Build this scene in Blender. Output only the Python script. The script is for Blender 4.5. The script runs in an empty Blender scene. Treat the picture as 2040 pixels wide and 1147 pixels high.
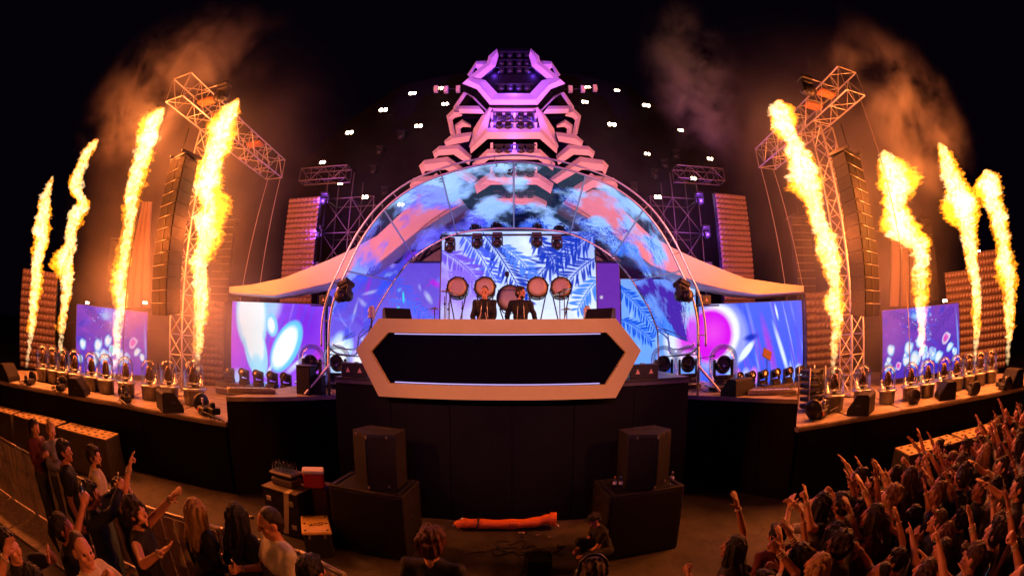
import bpy, bmesh, math, random
import numpy as np
from mathutils import Vector, Matrix, noise as mnoise

S = bpy.context.scene
COL = S.collection
R = random.Random(7)

# ------------------------------------------------------------------ camera (15 mm full-frame fisheye, tilted up 7 degrees)
CAM_H = 3.9
PITCH = math.radians(7.0)
cam_data = bpy.data.cameras.new('camera')
cam = bpy.data.objects.new('camera', cam_data)
COL.objects.link(cam)
S.camera = cam
cam_data.type = 'PANO'
cam_data.panorama_type = 'FISHEYE_EQUISOLID'
cam_data.fisheye_lens = 15.0
cam_data.fisheye_fov = math.pi
cam_data.sensor_fit = 'HORIZONTAL'
cam_data.sensor_width = 36.0
cam_data.sensor_height = 36.0 * 575 / 1024
cam_data.clip_start = 0.05
cam_data.clip_end = 1000.0
cam.location = (0, 0, CAM_H)
cam.rotation_euler = (math.pi / 2 + PITCH, 0, 0)

# ------------------------------------------------------------------ night sky
world = bpy.data.worlds.new('World')
S.world = world
world.use_nodes = True
wn = world.node_tree.nodes
wl = world.node_tree.links
wn.clear()
w_out = wn.new('ShaderNodeOutputWorld')
w_bg = wn.new('ShaderNodeBackground')
w_bg.inputs['Color'].default_value = (0.28, 0.12, 0.46, 1)
w_bg.inputs['Strength'].default_value = 0.004
wl.new(w_bg.outputs[0], w_out.inputs['Surface'])

# ------------------------------------------------------------------ exposure and render settings
S.view_settings.view_transform = 'Standard'
S.view_settings.look = 'None'
S.view_settings.exposure = 0.0
S.view_settings.gamma = 1.0
S.view_settings.use_curve_mapping = False
S.render.engine = 'CYCLES'
S.cycles.use_denoising = True
S.cycles.denoiser = 'OPENIMAGEDENOISE'
S.cycles.use_adaptive_sampling = True
S.cycles.adaptive_threshold = 0.03
S.cycles.max_bounces = 8
S.cycles.diffuse_bounces = 2
S.cycles.glossy_bounces = 3
S.cycles.transmission_bounces = 4
S.cycles.transparent_max_bounces = 24
S.cycles.volume_bounces = 0
S.cycles.sample_clamp_indirect = 3.0
S.cycles.caustics_reflective = False
S.cycles.caustics_refractive = False
S.cycles.volume_max_steps = 256
# ------------------------------------------------------------------ a point of the place from a bearing of the lens and one known coordinate
FPX, PCX, PCY = 850.0, 1020.0, 573.5
def ray(px, py):
    dx = px - PCX; dy = PCY - py
    r = math.hypot(dx, dy) or 1e-9
    th = 2 * math.asin(min(1, r / (2 * FPX)))
    x = math.sin(th) * dx / r; z = math.sin(th) * dy / r; y = math.cos(th)
    return x, y * math.cos(PITCH) - z * math.sin(PITCH), y * math.sin(PITCH) + z * math.cos(PITCH)
def at(px, py, Y=None, Z=None, X=None):
    d = ray(px, py)
    if Y is not None: t = Y / d[1]
    elif Z is not None: t = (Z - CAM_H) / d[2]
    else: t = X / d[0]
    return Vector((d[0] * t, d[1] * t, CAM_H + d[2] * t))
def proj(p):
    x, y, z = p[0], p[1], p[2] - CAM_H
    Y = y * math.cos(PITCH) + z * math.sin(PITCH); Z = -y * math.sin(PITCH) + z * math.cos(PITCH)
    n = math.sqrt(x * x + Y * Y + Z * Z); th = math.acos(max(-1, min(1, Y / n)))
    r = 2 * FPX * math.sin(th / 2); h = math.hypot(x, Z) or 1e-9
    return PCX + r * x / h, PCY - r * Z / h
V = Vector

# ------------------------------------------------------------------ materials
MATS = {}
def mat(name, color=(0.5, 0.5, 0.5), rough=0.5, metal=0.0, vary=0.0, scale=6.0, bump=0.0, bscale=40.0, objcol=False, spec=0.5, stretch=None):
    if name in MATS: return MATS[name]
    m = bpy.data.materials.new(name); m.use_nodes = True
    nt = m.node_tree; n = nt.nodes; l = nt.links
    b = n['Principled BSDF']
    b.inputs['Roughness'].default_value = rough
    b.inputs['Metallic'].default_value = metal
    b.inputs['Specular IOR Level'].default_value = spec
    tc = n.new('ShaderNodeTexCoord')
    mp = n.new('ShaderNodeMapping')
    l.new(tc.outputs['Object'], mp.inputs['Vector'])
    if stretch: mp.inputs['Scale'].default_value = stretch
    src = None
    if objcol:
        oi = n.new('ShaderNodeObjectInfo'); src = oi.outputs['Color']
    if vary > 0:
        nz = n.new('ShaderNodeTexNoise'); nz.inputs['Scale'].default_value = scale; nz.inputs['Detail'].default_value = 6; nz.inputs['Roughness'].default_value = 0.65
        l.new(mp.outputs[0], nz.inputs['Vector'])
        mr = n.new('ShaderNodeMapRange'); mr.inputs['From Min'].default_value = 0.3; mr.inputs['From Max'].default_value = 0.7
        mr.inputs['To Min'].default_value = 1 - vary; mr.inputs['To Max'].default_value = 1 + vary * 0.6
        l.new(nz.outputs['Fac'], mr.inputs['Value'])
        mx = n.new('ShaderNodeVectorMath'); mx.operation = 'MULTIPLY'
        if src is not None: l.new(src, mx.inputs[0])
        else: mx.inputs[0].default_value = color[:3]
        l.new(mr.outputs[0], mx.inputs[1])
        l.new(mx.outputs[0], b.inputs['Base Color'])
        rr = n.new('ShaderNodeMapRange'); rr.inputs['To Min'].default_value = min(1, rough + 0.12); rr.inputs['To Max'].default_value = max(0.03, rough - 0.12)
        l.new(nz.outputs['Fac'], rr.inputs['Value']); l.new(rr.outputs[0], b.inputs['Roughness'])
    elif src is not None: l.new(src, b.inputs['Base Color'])
    else: b.inputs['Base Color'].default_value = (*color[:3], 1)
    if bump > 0:
        bz = n.new('ShaderNodeTexNoise'); bz.inputs['Scale'].default_value = bscale; bz.inputs['Detail'].default_value = 4
        l.new(mp.outputs[0], bz.inputs['Vector'])
        bp = n.new('ShaderNodeBump'); bp.inputs['Strength'].default_value = bump; bp.inputs['Distance'].default_value = 0.02
        l.new(bz.outputs['Fac'], bp.inputs['Height']); l.new(bp.outputs[0], b.inputs['Normal'])
    MATS[name] = m
    return m
def emit(name, color, strength):
    if name in MATS: return MATS[name]
    m = bpy.data.materials.new(name); m.use_nodes = True
    n = m.node_tree.nodes; n.clear()
    e = n.new('ShaderNodeEmission'); o = n.new('ShaderNodeOutputMaterial')
    e.inputs[0].default_value = (*color, 1); e.inputs[1].default_value = strength
    m.node_tree.links.new(e.outputs[0], o.inputs['Surface'])
    MATS[name] = m
    return m

# ------------------------------------------------------------------ mesh building
class MB:
    def __init__(s): s.v = []; s.f = []; s.smooth = []
    def add(s, vs, fs, smooth=False):
        o = len(s.v); s.v += [tuple(v) for v in vs]
        s.f += [tuple(i + o for i in f) for f in fs]; s.smooth += [smooth] * len(fs)
        return s
    def box(s, c, size, rot=None):
        hx, hy, hz = size[0] / 2, size[1] / 2, size[2] / 2
        pts = [V((x, y, z)) for z in (-hz, hz) for y in (-hy, hy) for x in (-hx, hx)]
        if rot is not None: pts = [rot @ p for p in pts]
        c = V(c)
        return s.add([p + c for p in pts], [(0, 2, 3, 1), (4, 5, 7, 6), (0, 1, 5, 4), (2, 6, 7, 3), (0, 4, 6, 2), (1, 3, 7, 5)])
    def bbox(s, c, size, bev=0.02, rot=None):
        # box with chamfered edges
        hx, hy, hz = size[0] / 2, size[1] / 2, size[2] / 2
        b = min(bev, hx * .9, hy * .9, hz * .9)
        bm = bmesh.new(); bmesh.ops.create_cube(bm, size=1.0)
        for v in bm.verts: v.co = V((v.co.x * 2 * hx, v.co.y * 2 * hy, v.co.z * 2 * hz))
        bmesh.ops.bevel(bm, geom=bm.edges[:], offset=b, segments=1, affect='EDGES', profile=0.5)
        bm.verts.index_update(); c = V(c)
        vs = [((rot @ v.co) if rot is not None else v.co) + c for v in bm.verts]
        fs = [[v.index for v in f.verts] for f in bm.faces]
        bm.free()
        return s.add(vs, fs)
    def prism(s, poly, off):
        n = len(poly); off = V(off); a = [V(p) for p in poly]
        return s.add(a + [p + off for p in a], [tuple(range(n)), tuple(range(2 * n - 1, n - 1, -1))] + [(i, i + n, (i + 1) % n + n, (i + 1) % n) for i in range(n)])
    def tube(s, p0, p1, r0, r1=None, n=8, smooth=True):
        return s.path([p0, p1], [r0, r0 if r1 is None else r1], n, smooth)
    def path(s, pts, r, n=8, smooth=True, caps=True, closed=False):
        pts = [V(p) for p in pts]; m = len(pts)
        if not hasattr(r, '__len__'): r = [r] * m
        vs = []; up = None
        for i, p in enumerate(pts):
            if closed: d = pts[(i + 1) % m] - pts[i - 1]
            else: d = pts[min(i + 1, m - 1)] - pts[max(i - 1, 0)]
            if d.length < 1e-9: d = V((0, 0, 1))
            d.normalize()
            if up is None: up = V((0, 0, 1)) if abs(d.z) < 0.9 else V((1, 0, 0))
            u = d.cross(up)
            if u.length < 1e-6: u = d.cross(V((1, 0, 0)))
            u.normalize(); w = u.cross(d).normalized(); up = w
            for k in range(n):
                a = 2 * math.pi * k / n
                vs.append(p + (u * math.cos(a) + w * math.sin(a)) * r[i])
        fs = [(i * n + k, i * n + (k + 1) % n, (i + 1) % m * n + (k + 1) % n, (i + 1) % m * n + k) for i in range(m if closed else m - 1) for k in range(n)]
        s.add(vs, fs, smooth)
        if caps and not closed:
            o = len(s.v) - len(vs)
            s.f.append(tuple(o + k for k in range(n - 1, -1, -1))); s.f.append(tuple(o + (m - 1) * n + k for k in range(n))); s.smooth += [False, False]
        return s
    def lathe(s, prof, c=(0, 0, 0), n=20, smooth=True, axis=None):
        c = V(c); vs = []
        for r, z in prof:
            for k in range(n):
                a = 2 * math.pi * k / n
                p = V((r * math.cos(a), r * math.sin(a), z))
                if axis is not None: p = axis @ p
                vs.append(p + c)
        m = len(prof)
        fs = [(i * n + k, i * n + (k + 1) % n, (i + 1) * n + (k + 1) % n, (i + 1) * n + k) for i in range(m - 1) for k in range(n)]
        s.add(vs, fs, smooth); o = len(s.v) - len(vs)
        if prof[0][0] > 1e-5: s.f.append(tuple(o + k for k in range(n - 1, -1, -1))); s.smooth.append(False)
        if prof[-1][0] > 1e-5: s.f.append(tuple(o + (m - 1) * n + k for k in range(n))); s.smooth.append(False)
        return s
    def ball(s, c, r, n=12, m=8, rot=None):
        if not hasattr(r, '__len__'): r = (r, r, r)
        c = V(c); vs = []
        for i in range(m + 1):
            t = math.pi * i / m
            for k in range(n):
                a = 2 * math.pi * k / n
                p = V((math.sin(t) * math.cos(a) * r[0], math.sin(t) * math.sin(a) * r[1], math.cos(t) * r[2]))
                if rot is not None: p = rot @ p
                vs.append(p + c)
        fs = [(i * n + k, (i + 1) * n + k, (i + 1) * n + (k + 1) % n, i * n + (k + 1) % n) for i in range(m) for k in range(n)]
        return s.add(vs, fs, True)
    def mesh(s, name, m=None, origin=None):
        me = bpy.data.meshes.new(name)
        vs = s.v if origin is None else [(a[0] - origin[0], a[1] - origin[1], a[2] - origin[2]) for a in s.v]
        me.from_pydata(vs, [], s.f)
        me.polygons.foreach_set('use_smooth', s.smooth)
        if m is not None: me.materials.append(m)
        me.update()
        return me
    def build(s, name, m=None, parent=None, world=False, loc=None):
        org = parent.location if (world and parent is not None) else None
        if world and parent is not None and parent.parent is not None: org = parent.location + parent.parent.location
        o = bpy.data.objects.new(name, s.mesh(name, m, org))
        COL.objects.link(o)
        if parent is not None: o.parent = parent
        if loc is not None: o.location = loc
        return o
def tag(o, label=None, cat=None, group=None, kind=None):
    if label: o['label'] = label
    if cat: o['category'] = cat
    if group: o['group'] = group
    if kind: o['kind'] = kind
    return o
def thing(name, label, cat, loc=(0, 0, 0), rz=0.0, group=None):
    o = bpy.data.objects.new(name, None); COL.objects.link(o)
    o.location = loc; o.rotation_euler = (0, 0, rz); o.empty_display_size = 0.2
    return tag(o, label, cat, group, 'thing')
def inst(name, me, parent=None, loc=(0, 0, 0), rot=(0, 0, 0), scale=(1, 1, 1)):
    o = bpy.data.objects.new(name, me); COL.objects.link(o)
    if parent is not None: o.parent = parent
    o.location = loc; o.rotation_euler = rot; o.scale = scale
    return o
def copy_tree(o, parent=None):
    c = o.copy(); COL.objects.link(c); c.parent = parent
    for ch in list(o.children): copy_tree(ch, c)
    return c
def place(proto, loc, rz, label, group=None, scale=None):
    # the first placement moves the prototype itself; later ones are copies
    o = proto if not proto.get('placed') else copy_tree(proto)
    proto['placed'] = 1
    if 'placed' in o.keys() and o is not proto: del o['placed']
    o.location = loc; o.rotation_euler = (0, 0, rz)
    if scale: o.scale = (scale,) * 3
    o['label'] = label
    if group: o['group'] = group
    PLACED.append(proto)
    return o
PLACED = []
unit_tubes = {}
def rod(name, p0, p1, r, m, parent, n=6):
    # a straight round bar that shares one unit mesh per material
    key = (m.name, n)
    if key not in unit_tubes: unit_tubes[key] = MB().tube((0, 0, 0), (0, 0, 1), 1.0, n=n).mesh('bar', m)
    p0, p1 = V(p0), V(p1); d = p1 - p0
    o = bpy.data.objects.new(name, unit_tubes[key]); COL.objects.link(o)
    o.parent = parent
    base = parent.location if parent is not None else V((0, 0, 0))
    o.location = p0 - base
    o.rotation_mode = 'QUATERNION'; o.rotation_quaternion = d.to_track_quat('Z', 'Y')
    o.scale = (r, r, d.length)
    return o
WORKSHOP = bpy.data.scenes.new('workshop')        # empty side scene: modifiers are evaluated there, then it is removed
def evaluated_mesh(o):
    WORKSHOP.collection.objects.link(o)
    vl = WORKSHOP.view_layers[0]; vl.update()
    me = bpy.data.meshes.new_from_object(o.evaluated_get(vl.depsgraph))
    bpy.data.objects.remove(o)
    return me
def rotz(a): return Matrix.Rotation(a, 3, 'Z')

# ------------------------------------------------------------------ common materials
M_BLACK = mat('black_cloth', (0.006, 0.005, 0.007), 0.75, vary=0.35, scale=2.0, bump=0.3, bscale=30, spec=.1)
M_FASCIA = mat('black_fascia_boards', (0.0035, 0.0028, 0.0045), 0.6, vary=0.4, scale=1.2, bump=0.15, bscale=12, spec=.12)
M_MATTE = mat('matte_black_steel', (0.02, 0.02, 0.022), 0.45, vary=0.3, scale=12)
M_PLASTIC = mat('black_fixture_plastic', (0.022, 0.022, 0.026), 0.38, vary=0.25, scale=15)
M_SPK = mat('textured_speaker_paint', (0.012, 0.011, 0.012), 0.6, vary=0.3, scale=8, bump=0.35, bscale=160, spec=.3)
M_GRILL = mat('speaker_grille', (0.006, 0.005, 0.006), 0.55, vary=0.3, scale=30, bump=0.5, bscale=300, spec=.2)
M_WHITE = mat('white_stretch_fabric', (0.66, 0.64, 0.64), 0.65, vary=0.07, scale=1.5, bump=0.12, bscale=3.5)
M_BOOTH = mat('painted_white_panel', (0.62, 0.52, 0.20), 0.5, vary=0.05, scale=3.0)
M_ALU = mat('aluminium_truss', (0.62, 0.60, 0.58), 0.38, 0.75, vary=0.2, scale=9)
M_CHROME = mat('chrome_tube', (0.50, 0.50, 0.52), 0.32, 1.0)
M_DECK = mat('plywood_deck', (0.34, 0.29, 0.25), 0.55, vary=0.4, scale=3.0, bump=0.15, bscale=25)
M_DARKDECK = mat('dark_stage_deck', (0.10, 0.09, 0.10), 0.35, vary=0.4, scale=3.0)
M_LENS = mat('dark_lens_glass', (0.02, 0.02, 0.03), 0.08, spec=0.9)
# ================================================================== ground
def ground_material():
    m = bpy.data.materials.new('cracked_asphalt'); m.use_nodes = True
    n = m.node_tree.nodes; l = m.node_tree.links; b = n['Principled BSDF']
    tc = n.new('ShaderNodeTexCoord')
    big = n.new('ShaderNodeTexNoise'); big.inputs['Scale'].default_value = 0.7; big.inputs['Detail'].default_value = 8; big.inputs['Roughness'].default_value = 0.7
    l.new(tc.outputs['Object'], big.inputs['Vector'])
    cr = n.new('ShaderNodeTexVoronoi'); cr.feature = 'DISTANCE_TO_EDGE'; cr.inputs['Scale'].default_value = .9
    wp = n.new('ShaderNodeVectorMath'); wp.operation = 'ADD'
    wz = n.new('ShaderNodeTexNoise'); wz.inputs['Scale'].default_value = 2.5; wz.inputs['Detail'].default_value = 5
    l.new(tc.outputs['Object'], wz.inputs['Vector'])
    sc = n.new('ShaderNodeVectorMath'); sc.operation = 'SCALE'; sc.inputs['Scale'].default_value = 0.7
    l.new(wz.outputs['Color'], sc.inputs[0]); l.new(tc.outputs['Object'], wp.inputs[0]); l.new(sc.outputs[0], wp.inputs[1]); l.new(wp.outputs[0], cr.inputs['Vector'])
    ck = n.new('ShaderNodeMapRange'); ck.inputs['From Min'].default_value = 0.0; ck.inputs['From Max'].default_value = 0.016; ck.inputs['To Min'].default_value = 0.55; ck.inputs['To Max'].default_value = 1.0
    l.new(cr.outputs['Distance'], ck.inputs['Value'])
    ramp = n.new('ShaderNodeValToRGB'); ramp.color_ramp.elements[0].position = 0.35; ramp.color_ramp.elements[0].color = (0.018, 0.015, 0.012, 1)
    ramp.color_ramp.elements[1].position = 0.68; ramp.color_ramp.elements[1].color = (0.10, 0.085, 0.065, 1)
    l.new(big.outputs['Fac'], ramp.inputs[0])
    mx = n.new('ShaderNodeVectorMath'); mx.operation = 'MULTIPLY'
    l.new(ramp.outputs[0], mx.inputs[0]); l.new(ck.outputs[0], mx.inputs[1]); l.new(mx.outputs[0], b.inputs['Base Color'])
    b.inputs['Roughness'].default_value = 0.72
    fine = n.new('ShaderNodeTexNoise'); fine.inputs['Scale'].default_value = 60; fine.inputs['Detail'].default_value = 3
    l.new(tc.outputs['Object'], fine.inputs['Vector'])
    ad = n.new('ShaderNodeMath'); ad.operation = 'ADD'; l.new(fine.outputs['Fac'], ad.inputs[0]); l.new(ck.outputs[0], ad.inputs[1])
    bp = n.new('ShaderNodeBump'); bp.inputs['Strength'].default_value = 0.5; bp.inputs['Distance'].default_value = 0.02
    l.new(ad.outputs[0], bp.inputs['Height']); l.new(bp.outputs[0], b.inputs['Normal'])
    return m
g = MB(); g.add([(-300, -300, 0), (300, -300, 0), (300, 300, 0), (-300, 300, 0)], [(0, 1, 2, 3)])
tag(g.build('ground', ground_material()), 'cracked brown asphalt ground of the arena', None, kind='structure')

# ================================================================== stage platforms
def facing_panels(root, edge, z0, z1, width, m, gap=0.012, depth=0.03):
    # fascia of separate boards along a floor line
    for a, b in zip(edge[:-1], edge[1:]):
        a, b = V((*a, 0)), V((*b, 0)); L = (b - a).length; k = max(1, round(L / width)); d = (b - a) / k
        u = d.normalized(); nrm = V((u.y, -u.x, 0))
        if nrm.y > 0: nrm = -nrm
        for i in range(k):
            p = a + d * i + u * gap / 2; q = a + d * (i + 1) - u * gap / 2
            o = nrm * depth * (0.8 + 0.4 * R.random())
            mb = MB(); mb.prism([(p.x, p.y, z0), (q.x, q.y, z0), (q.x, q.y, z1), (p.x, p.y, z1)], o)
            mb.build('fascia_panel', m, root, world=True)
def deck_poly(name, pts, z, th, m, root):
    mb = MB(); mb.prism([(p[0], p[1], z - th) for p in pts], (0, 0, th))
    return mb.build(name, m, root, world=True)

CZ, BZ, WZ = 3.05, 2.4, 1.8
# central thrust
st = thing('center_stage', 'tall black central stage block carrying the booth and the drums', 'stage', (0, 9, 0))
deck_poly('deck', [(-3.75, 8.44), (3.75, 8.44), (3.75, 14.0), (-3.75, 14.0)], CZ, 0.12, M_DARKDECK, st)
mb = MB(); mb.prism([(-3.7, 8.6, 0.0), (3.7, 8.6, 0.0), (3.7, 13.9, 0.0), (-3.7, 13.9, 0.0)], (0, 0, CZ - 0.125)); mb.build('understage_drape', M_BLACK, st, world=True)
facing_panels(st, [(-3.75, 8.5), (3.75, 8.5)], 0.01, CZ - 0.13, 1.25, M_FASCIA)
mb = MB(); mb.box((0, 8.43, CZ - 0.02), (7.5, 0.02, 0.05)); mb.build('edge_trim', M_MATTE, st, world=True)
# side blocks
for sgn, lab in ((-1, 'left'), (1, 'right')):
    pts = [(-6.45, 7.9), (-5.19, 9.24), (-4.52, 10.09), (-3.76, 10.9), (-3.76, 14.0), (-6.3, 13.4)] if sgn < 0 else [(6.22, 7.6), (5.21, 9.22), (4.49, 10.12), (3.76, 10.9), (3.76, 14.0), (6.3, 13.4)]
    sb = thing('side_stage', 'black angled stage block joining the centre to the %s wing, keyboard on top' % lab, 'stage', (5.0 * sgn, 9.5, 0))
    deck_poly('deck', pts, BZ, 0.1, M_DECK, sb)
    facing_panels(sb, pts[:4], 0.01, BZ - 0.1, 1.2, M_FASCIA)
    mb = MB(); cx = sum(p[0] for p in pts) / 6; cy = sum(p[1] for p in pts) / 6
    mb.prism([(cx + (p[0] - cx) * 0.96, cy + (p[1] - cy) * 0.96, 0) for p in pts], (0, 0, BZ - 0.105)); mb.build('understage_drape', M_BLACK, sb, world=True)
# wings
WL = [(-6.52, 7.91), (-8.22, 7.55), (-10.25, 7.02), (-12.44, 5.83), (-14.42, 4.18), (-17.0, 1.9)]
WR = [(6.18, 7.48), (7.76, 7.11), (9.3, 6.53), (11.27, 5.45), (13.4, 3.86), (16.2, 1.6)]
for edge, lab in ((WL, 'left'), (WR, 'right')):
    sg = -1 if lab == 'left' else 1
    wg = thing('wing_stage', 'long curving %s wing of the stage with black fascia and lit plywood deck' % lab, 'stage', (10 * sg, 8, 0))
    # plywood sheets, each one a piece
    for a, b in zip(edge[:-1], edge[1:]):
        A, B = V((*a, 0)), V((*b, 0)); k = max(1, round((B - A).length / 1.22)); d = (B - A) / k
        u = d.normalized(); nb = V((-u.y, u.x, 0))
        if nb.y < 0: nb = -nb
        for i in range(k):
            for row in range(2):
                p = A + d * i + nb * 1.24 * row; q = A + d * (i + 1) + nb * 1.24 * row
                zz = WZ - 0.02 + R.uniform(-0.003, 0.003)
                MB().prism([p + u * .004 + V((0, 0, zz)), q - u * .004 + V((0, 0, zz)), q - u * .004 + nb * 1.232 + V((0, 0, zz)), p + u * .004 + nb * 1.232 + V((0, 0, zz))], (0, 0, 0.02)).build('deck_board', M_DECK, wg, world=True)
    pts = list(edge) + [(edge[-1][0], 15.5), (edge[0][0], 15.5)]
    deck_poly('under_deck', pts, WZ - 0.026, 0.1, M_DECK, wg)
    facing_panels(wg, edge, 0.01, WZ - 0.13, 1.22, M_FASCIA)
    mb = MB()
    for a, b in zip(edge[:-1], edge[1:]):
        u = (V((*b, 0)) - V((*a, 0))).normalized(); nn = V((u.y, -u.x, 0)); nn = nn if nn.y < 0 else -nn
        mb.prism([V((*a, WZ - 0.1)), V((*b, WZ - 0.1)), V((*b, WZ - 0.022)), V((*a, WZ - 0.022))], nn * 0.03)
    mb.build('edge_trim', M_DECK, wg, world=True)

# ================================================================== LED screens
def canvas(w, h, top, bot):
    t = np.linspace(0, 1, h)[:, None, None]
    return (np.array(bot)[None, None] * (1 - t) + np.array(top)[None, None] * t) * np.ones((h, w, 1))
def grid(img):
    h, w = img.shape[:2]
    y, x = np.mgrid[0:h, 0:w]
    return (x + .5) / h, (y + .5) / h            # in units of screen height
def blob(img, cx, cy, rx, ry, ang, col, soft=0.12, alpha=1.0, g=None):
    X, Y = g if g is not None else grid(img)
    h, w = img.shape[:2]
    m = max(rx, ry) * 1.2 + 0.02
    x0, x1 = max(0, int((cx - m) * h)), min(w, int((cx + m) * h) + 1); y0, y1 = max(0, int((cy - m) * h)), min(h, int((cy + m) * h) + 1)
    if x1 <= x0 or y1 <= y0: return
    ca, sa = math.cos(ang), math.sin(ang)
    dx, dy = X[y0:y1, x0:x1] - cx, Y[y0:y1, x0:x1] - cy
    u, v = (dx * ca + dy * sa) / rx, (-dx * sa + dy * ca) / ry
    d = np.sqrt(u * u + v * v)
    a = np.clip((1 - d) / soft, 0, 1)[..., None] * alpha
    img[y0:y1, x0:x1] = img[y0:y1, x0:x1] * (1 - a) + np.array(col) * a
def petal(img, cx, cy, r, ang, c_in, c_edge, g):
    blob(img, cx, cy, r * .50, r * .95, ang, c_edge, .25, 1, g); blob(img, cx + r * .2, cy - r * .06, r * .34, r * .84, ang - .28, c_edge, .25, .9, g)
    blob(img, cx - .04 * r, cy + .05 * r, r * .36, r * .78, ang, c_in, .5, 1, g); blob(img, cx + r * .22, cy - r * .02, r * .18, r * .64, ang - .28, c_in, .6, .9, g)
def frond(img, x0, y0, x1, y1, n, ln, col, g, rnd, droop=0.5, wid=0.012):
    dx, dy = x1 - x0, y1 - y0; L = math.hypot(dx, dy); a0 = math.atan2(dy, dx)
    for i in range(n):
        t = (i + .5) / n
        x, y = x0 + dx * t, y0 + dy * t + math.sin(t * 3.1) * 0.03
        blob(img, x, y, L / n * 0.75, wid * .55, a0, col, 0.5, 1, g)
        for s in (-1, 1):
            ll = ln * (0.55 + 0.6 * math.sin(math.pi * min(1, t * .9 + .1))) * rnd.uniform(.75, 1.15)
            a = a0 + s * rnd.uniform(0.6, 1.0) - (droop if s < 0 else droop * .3) * 0.25
            blob(img, x + math.cos(a) * ll * .5, y + math.sin(a) * ll * .5, ll * .52, wid * rnd.uniform(.7, 1.1), a, col, 0.45, 0.95, g)
def led_noise(img, amt, rnd):
    h, w = img.shape[:2]
    acc = np.zeros((h, w))
    for o in (8, 24, 64):
        c = rnd.random((max(2, h * 3 // o // 2 + 2), max(2, w // o + 2)))
        yi = np.linspace(0, c.shape[0] - 1.001, h); xi = np.linspace(0, c.shape[1] - 1.001, w)
        y0 = yi.astype(int); x0 = xi.astype(int); fy = (yi - y0)[:, None]; fx = (xi - x0)[None]
        acc += (c[y0][:, x0] * (1 - fy) * (1 - fx) + c[y0 + 1][:, x0] * fy * (1 - fx) + c[y0][:, x0 + 1] * (1 - fy) * fx + c[y0 + 1][:, x0 + 1] * fy * fx) / 3
    img *= (1 + amt * (acc - .5) * 2)[..., None]
NPR = np.random.default_rng(5)
BLUE, DEEP, VIO, MAG, PALE, CYAN = (.06, .12, .92), (.02, .03, .42), (.22, .07, .72), (.55, .04, .72), (.78, .86, 1.0), (.22, .62, .95)
PL2 = (.46, .50, .98)
def art_center():
    img = canvas(720, 640, (.46, .58, 1.0), (.82, .87, 1.0)); G = grid(img); r = random.Random(3)
    for i in range(60): blob(img, r.uniform(0, 1.15), r.uniform(0, 1), r.uniform(.05, .2), r.uniform(.02, .07), r.uniform(0, 3), r.choice([PALE, (.9, .95, 1), (.42, .55, 1.0), (.65, .75, 1)]), 0.9, .6, G)
    for i in range(26): blob(img, r.uniform(-.1, .30), r.uniform(.1, .8), r.uniform(.05, .2), r.uniform(.03, .1), r.uniform(0, 3), r.choice([VIO, (.3, .25, .9), (.45, .3, .9)]), 0.9, .55, G)
    B = (.03, .06, .46)
    blob(img, 1.0, .95, .35, .3, .4, (.22, .25, .85), .9, .6, G); blob(img, .12, .55, .22, .5, .1, (.34, .16, .78), .9, .7, G); blob(img, .62, .22, .3, .26, 0, (.92, .96, 1), .8, .8, G)
    frond(img, .30, .99, .62, .48, 22, .13, B, G, r); frond(img, .16, .98, .40, .62, 18, .12, (.10, .14, .75), G, r)
    frond(img, 1.02, .98, .58, .52, 24, .14, B, G, r); frond(img, 1.12, .80, .86, .55, 14, .12, B, G, r)
    frond(img, .66, .99, .84, .72, 16, .11, B, G, r); frond(img, 1.14, .99, .90, .78, 15, .13, B, G, r)
    frond(img, 1.16, .66, .98, .42, 12, .11, (.10, .25, .85), G, r); frond(img, .0, .86, .30, .60, 20, .12, (.20, .12, .70), G, r)
    frond(img, .05, .70, .34, .52, 16, .09, (.28, .18, .80), G, r); frond(img, .44, .9, .70, .62, 14, .09, (.12, .24, .85), G, r)
    led_noise(img, .12, NPR)
    return img
def art_left_inner():
    img = canvas(512, 480, (.16, .10, .62), (.30, .22, .85)); G = grid(img); r = random.Random(4)
    for i in range(80): blob(img, r.uniform(0, 1.1), r.uniform(0, 1), r.uniform(.02, .12), r.uniform(.008, .04), r.uniform(0, 3), r.choice([VIO, MAG, (.35, .35, .95), (.2, .3, .95), PALE, (.5, .5, .95)]), 0.8, .5, G)
    petal(img, .12, .22, .24, -.15, (.92, .97, 1), (.5, .7, 1.0), G); petal(img, .34, .12, .2, .3, (.85, .9, 1), (.5, .4, .95), G)
    frond(img, .5, .95, .95, .55, 22, .10, (.10, .14, .80), G, r, wid=.009); frond(img, .6, .7, 1.05, .5, 18, .08, (.12, .2, .9), G, r, wid=.008)
    blob(img, .74, .72, .012, .06, .1, (.1, .8, .85), .5, .8, G); blob(img, .69, .63, .03, .012, .6, (.1, .8, .7), .6, .7, G); blob(img, .7, .78, .03, .02, .6, (.2, .4, .95), .6, .7, G)
    led_noise(img, .12, NPR)
    return img
def art_column():
    img = canvas(96, 480, (.20, .06, .46), (.24, .08, .54)); G = grid(img); blob(img, .035, .72, .02, .02, 0, (.9, .8, .9), .9, 1, G); led_noise(img, .08, NPR)
    return img
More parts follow.
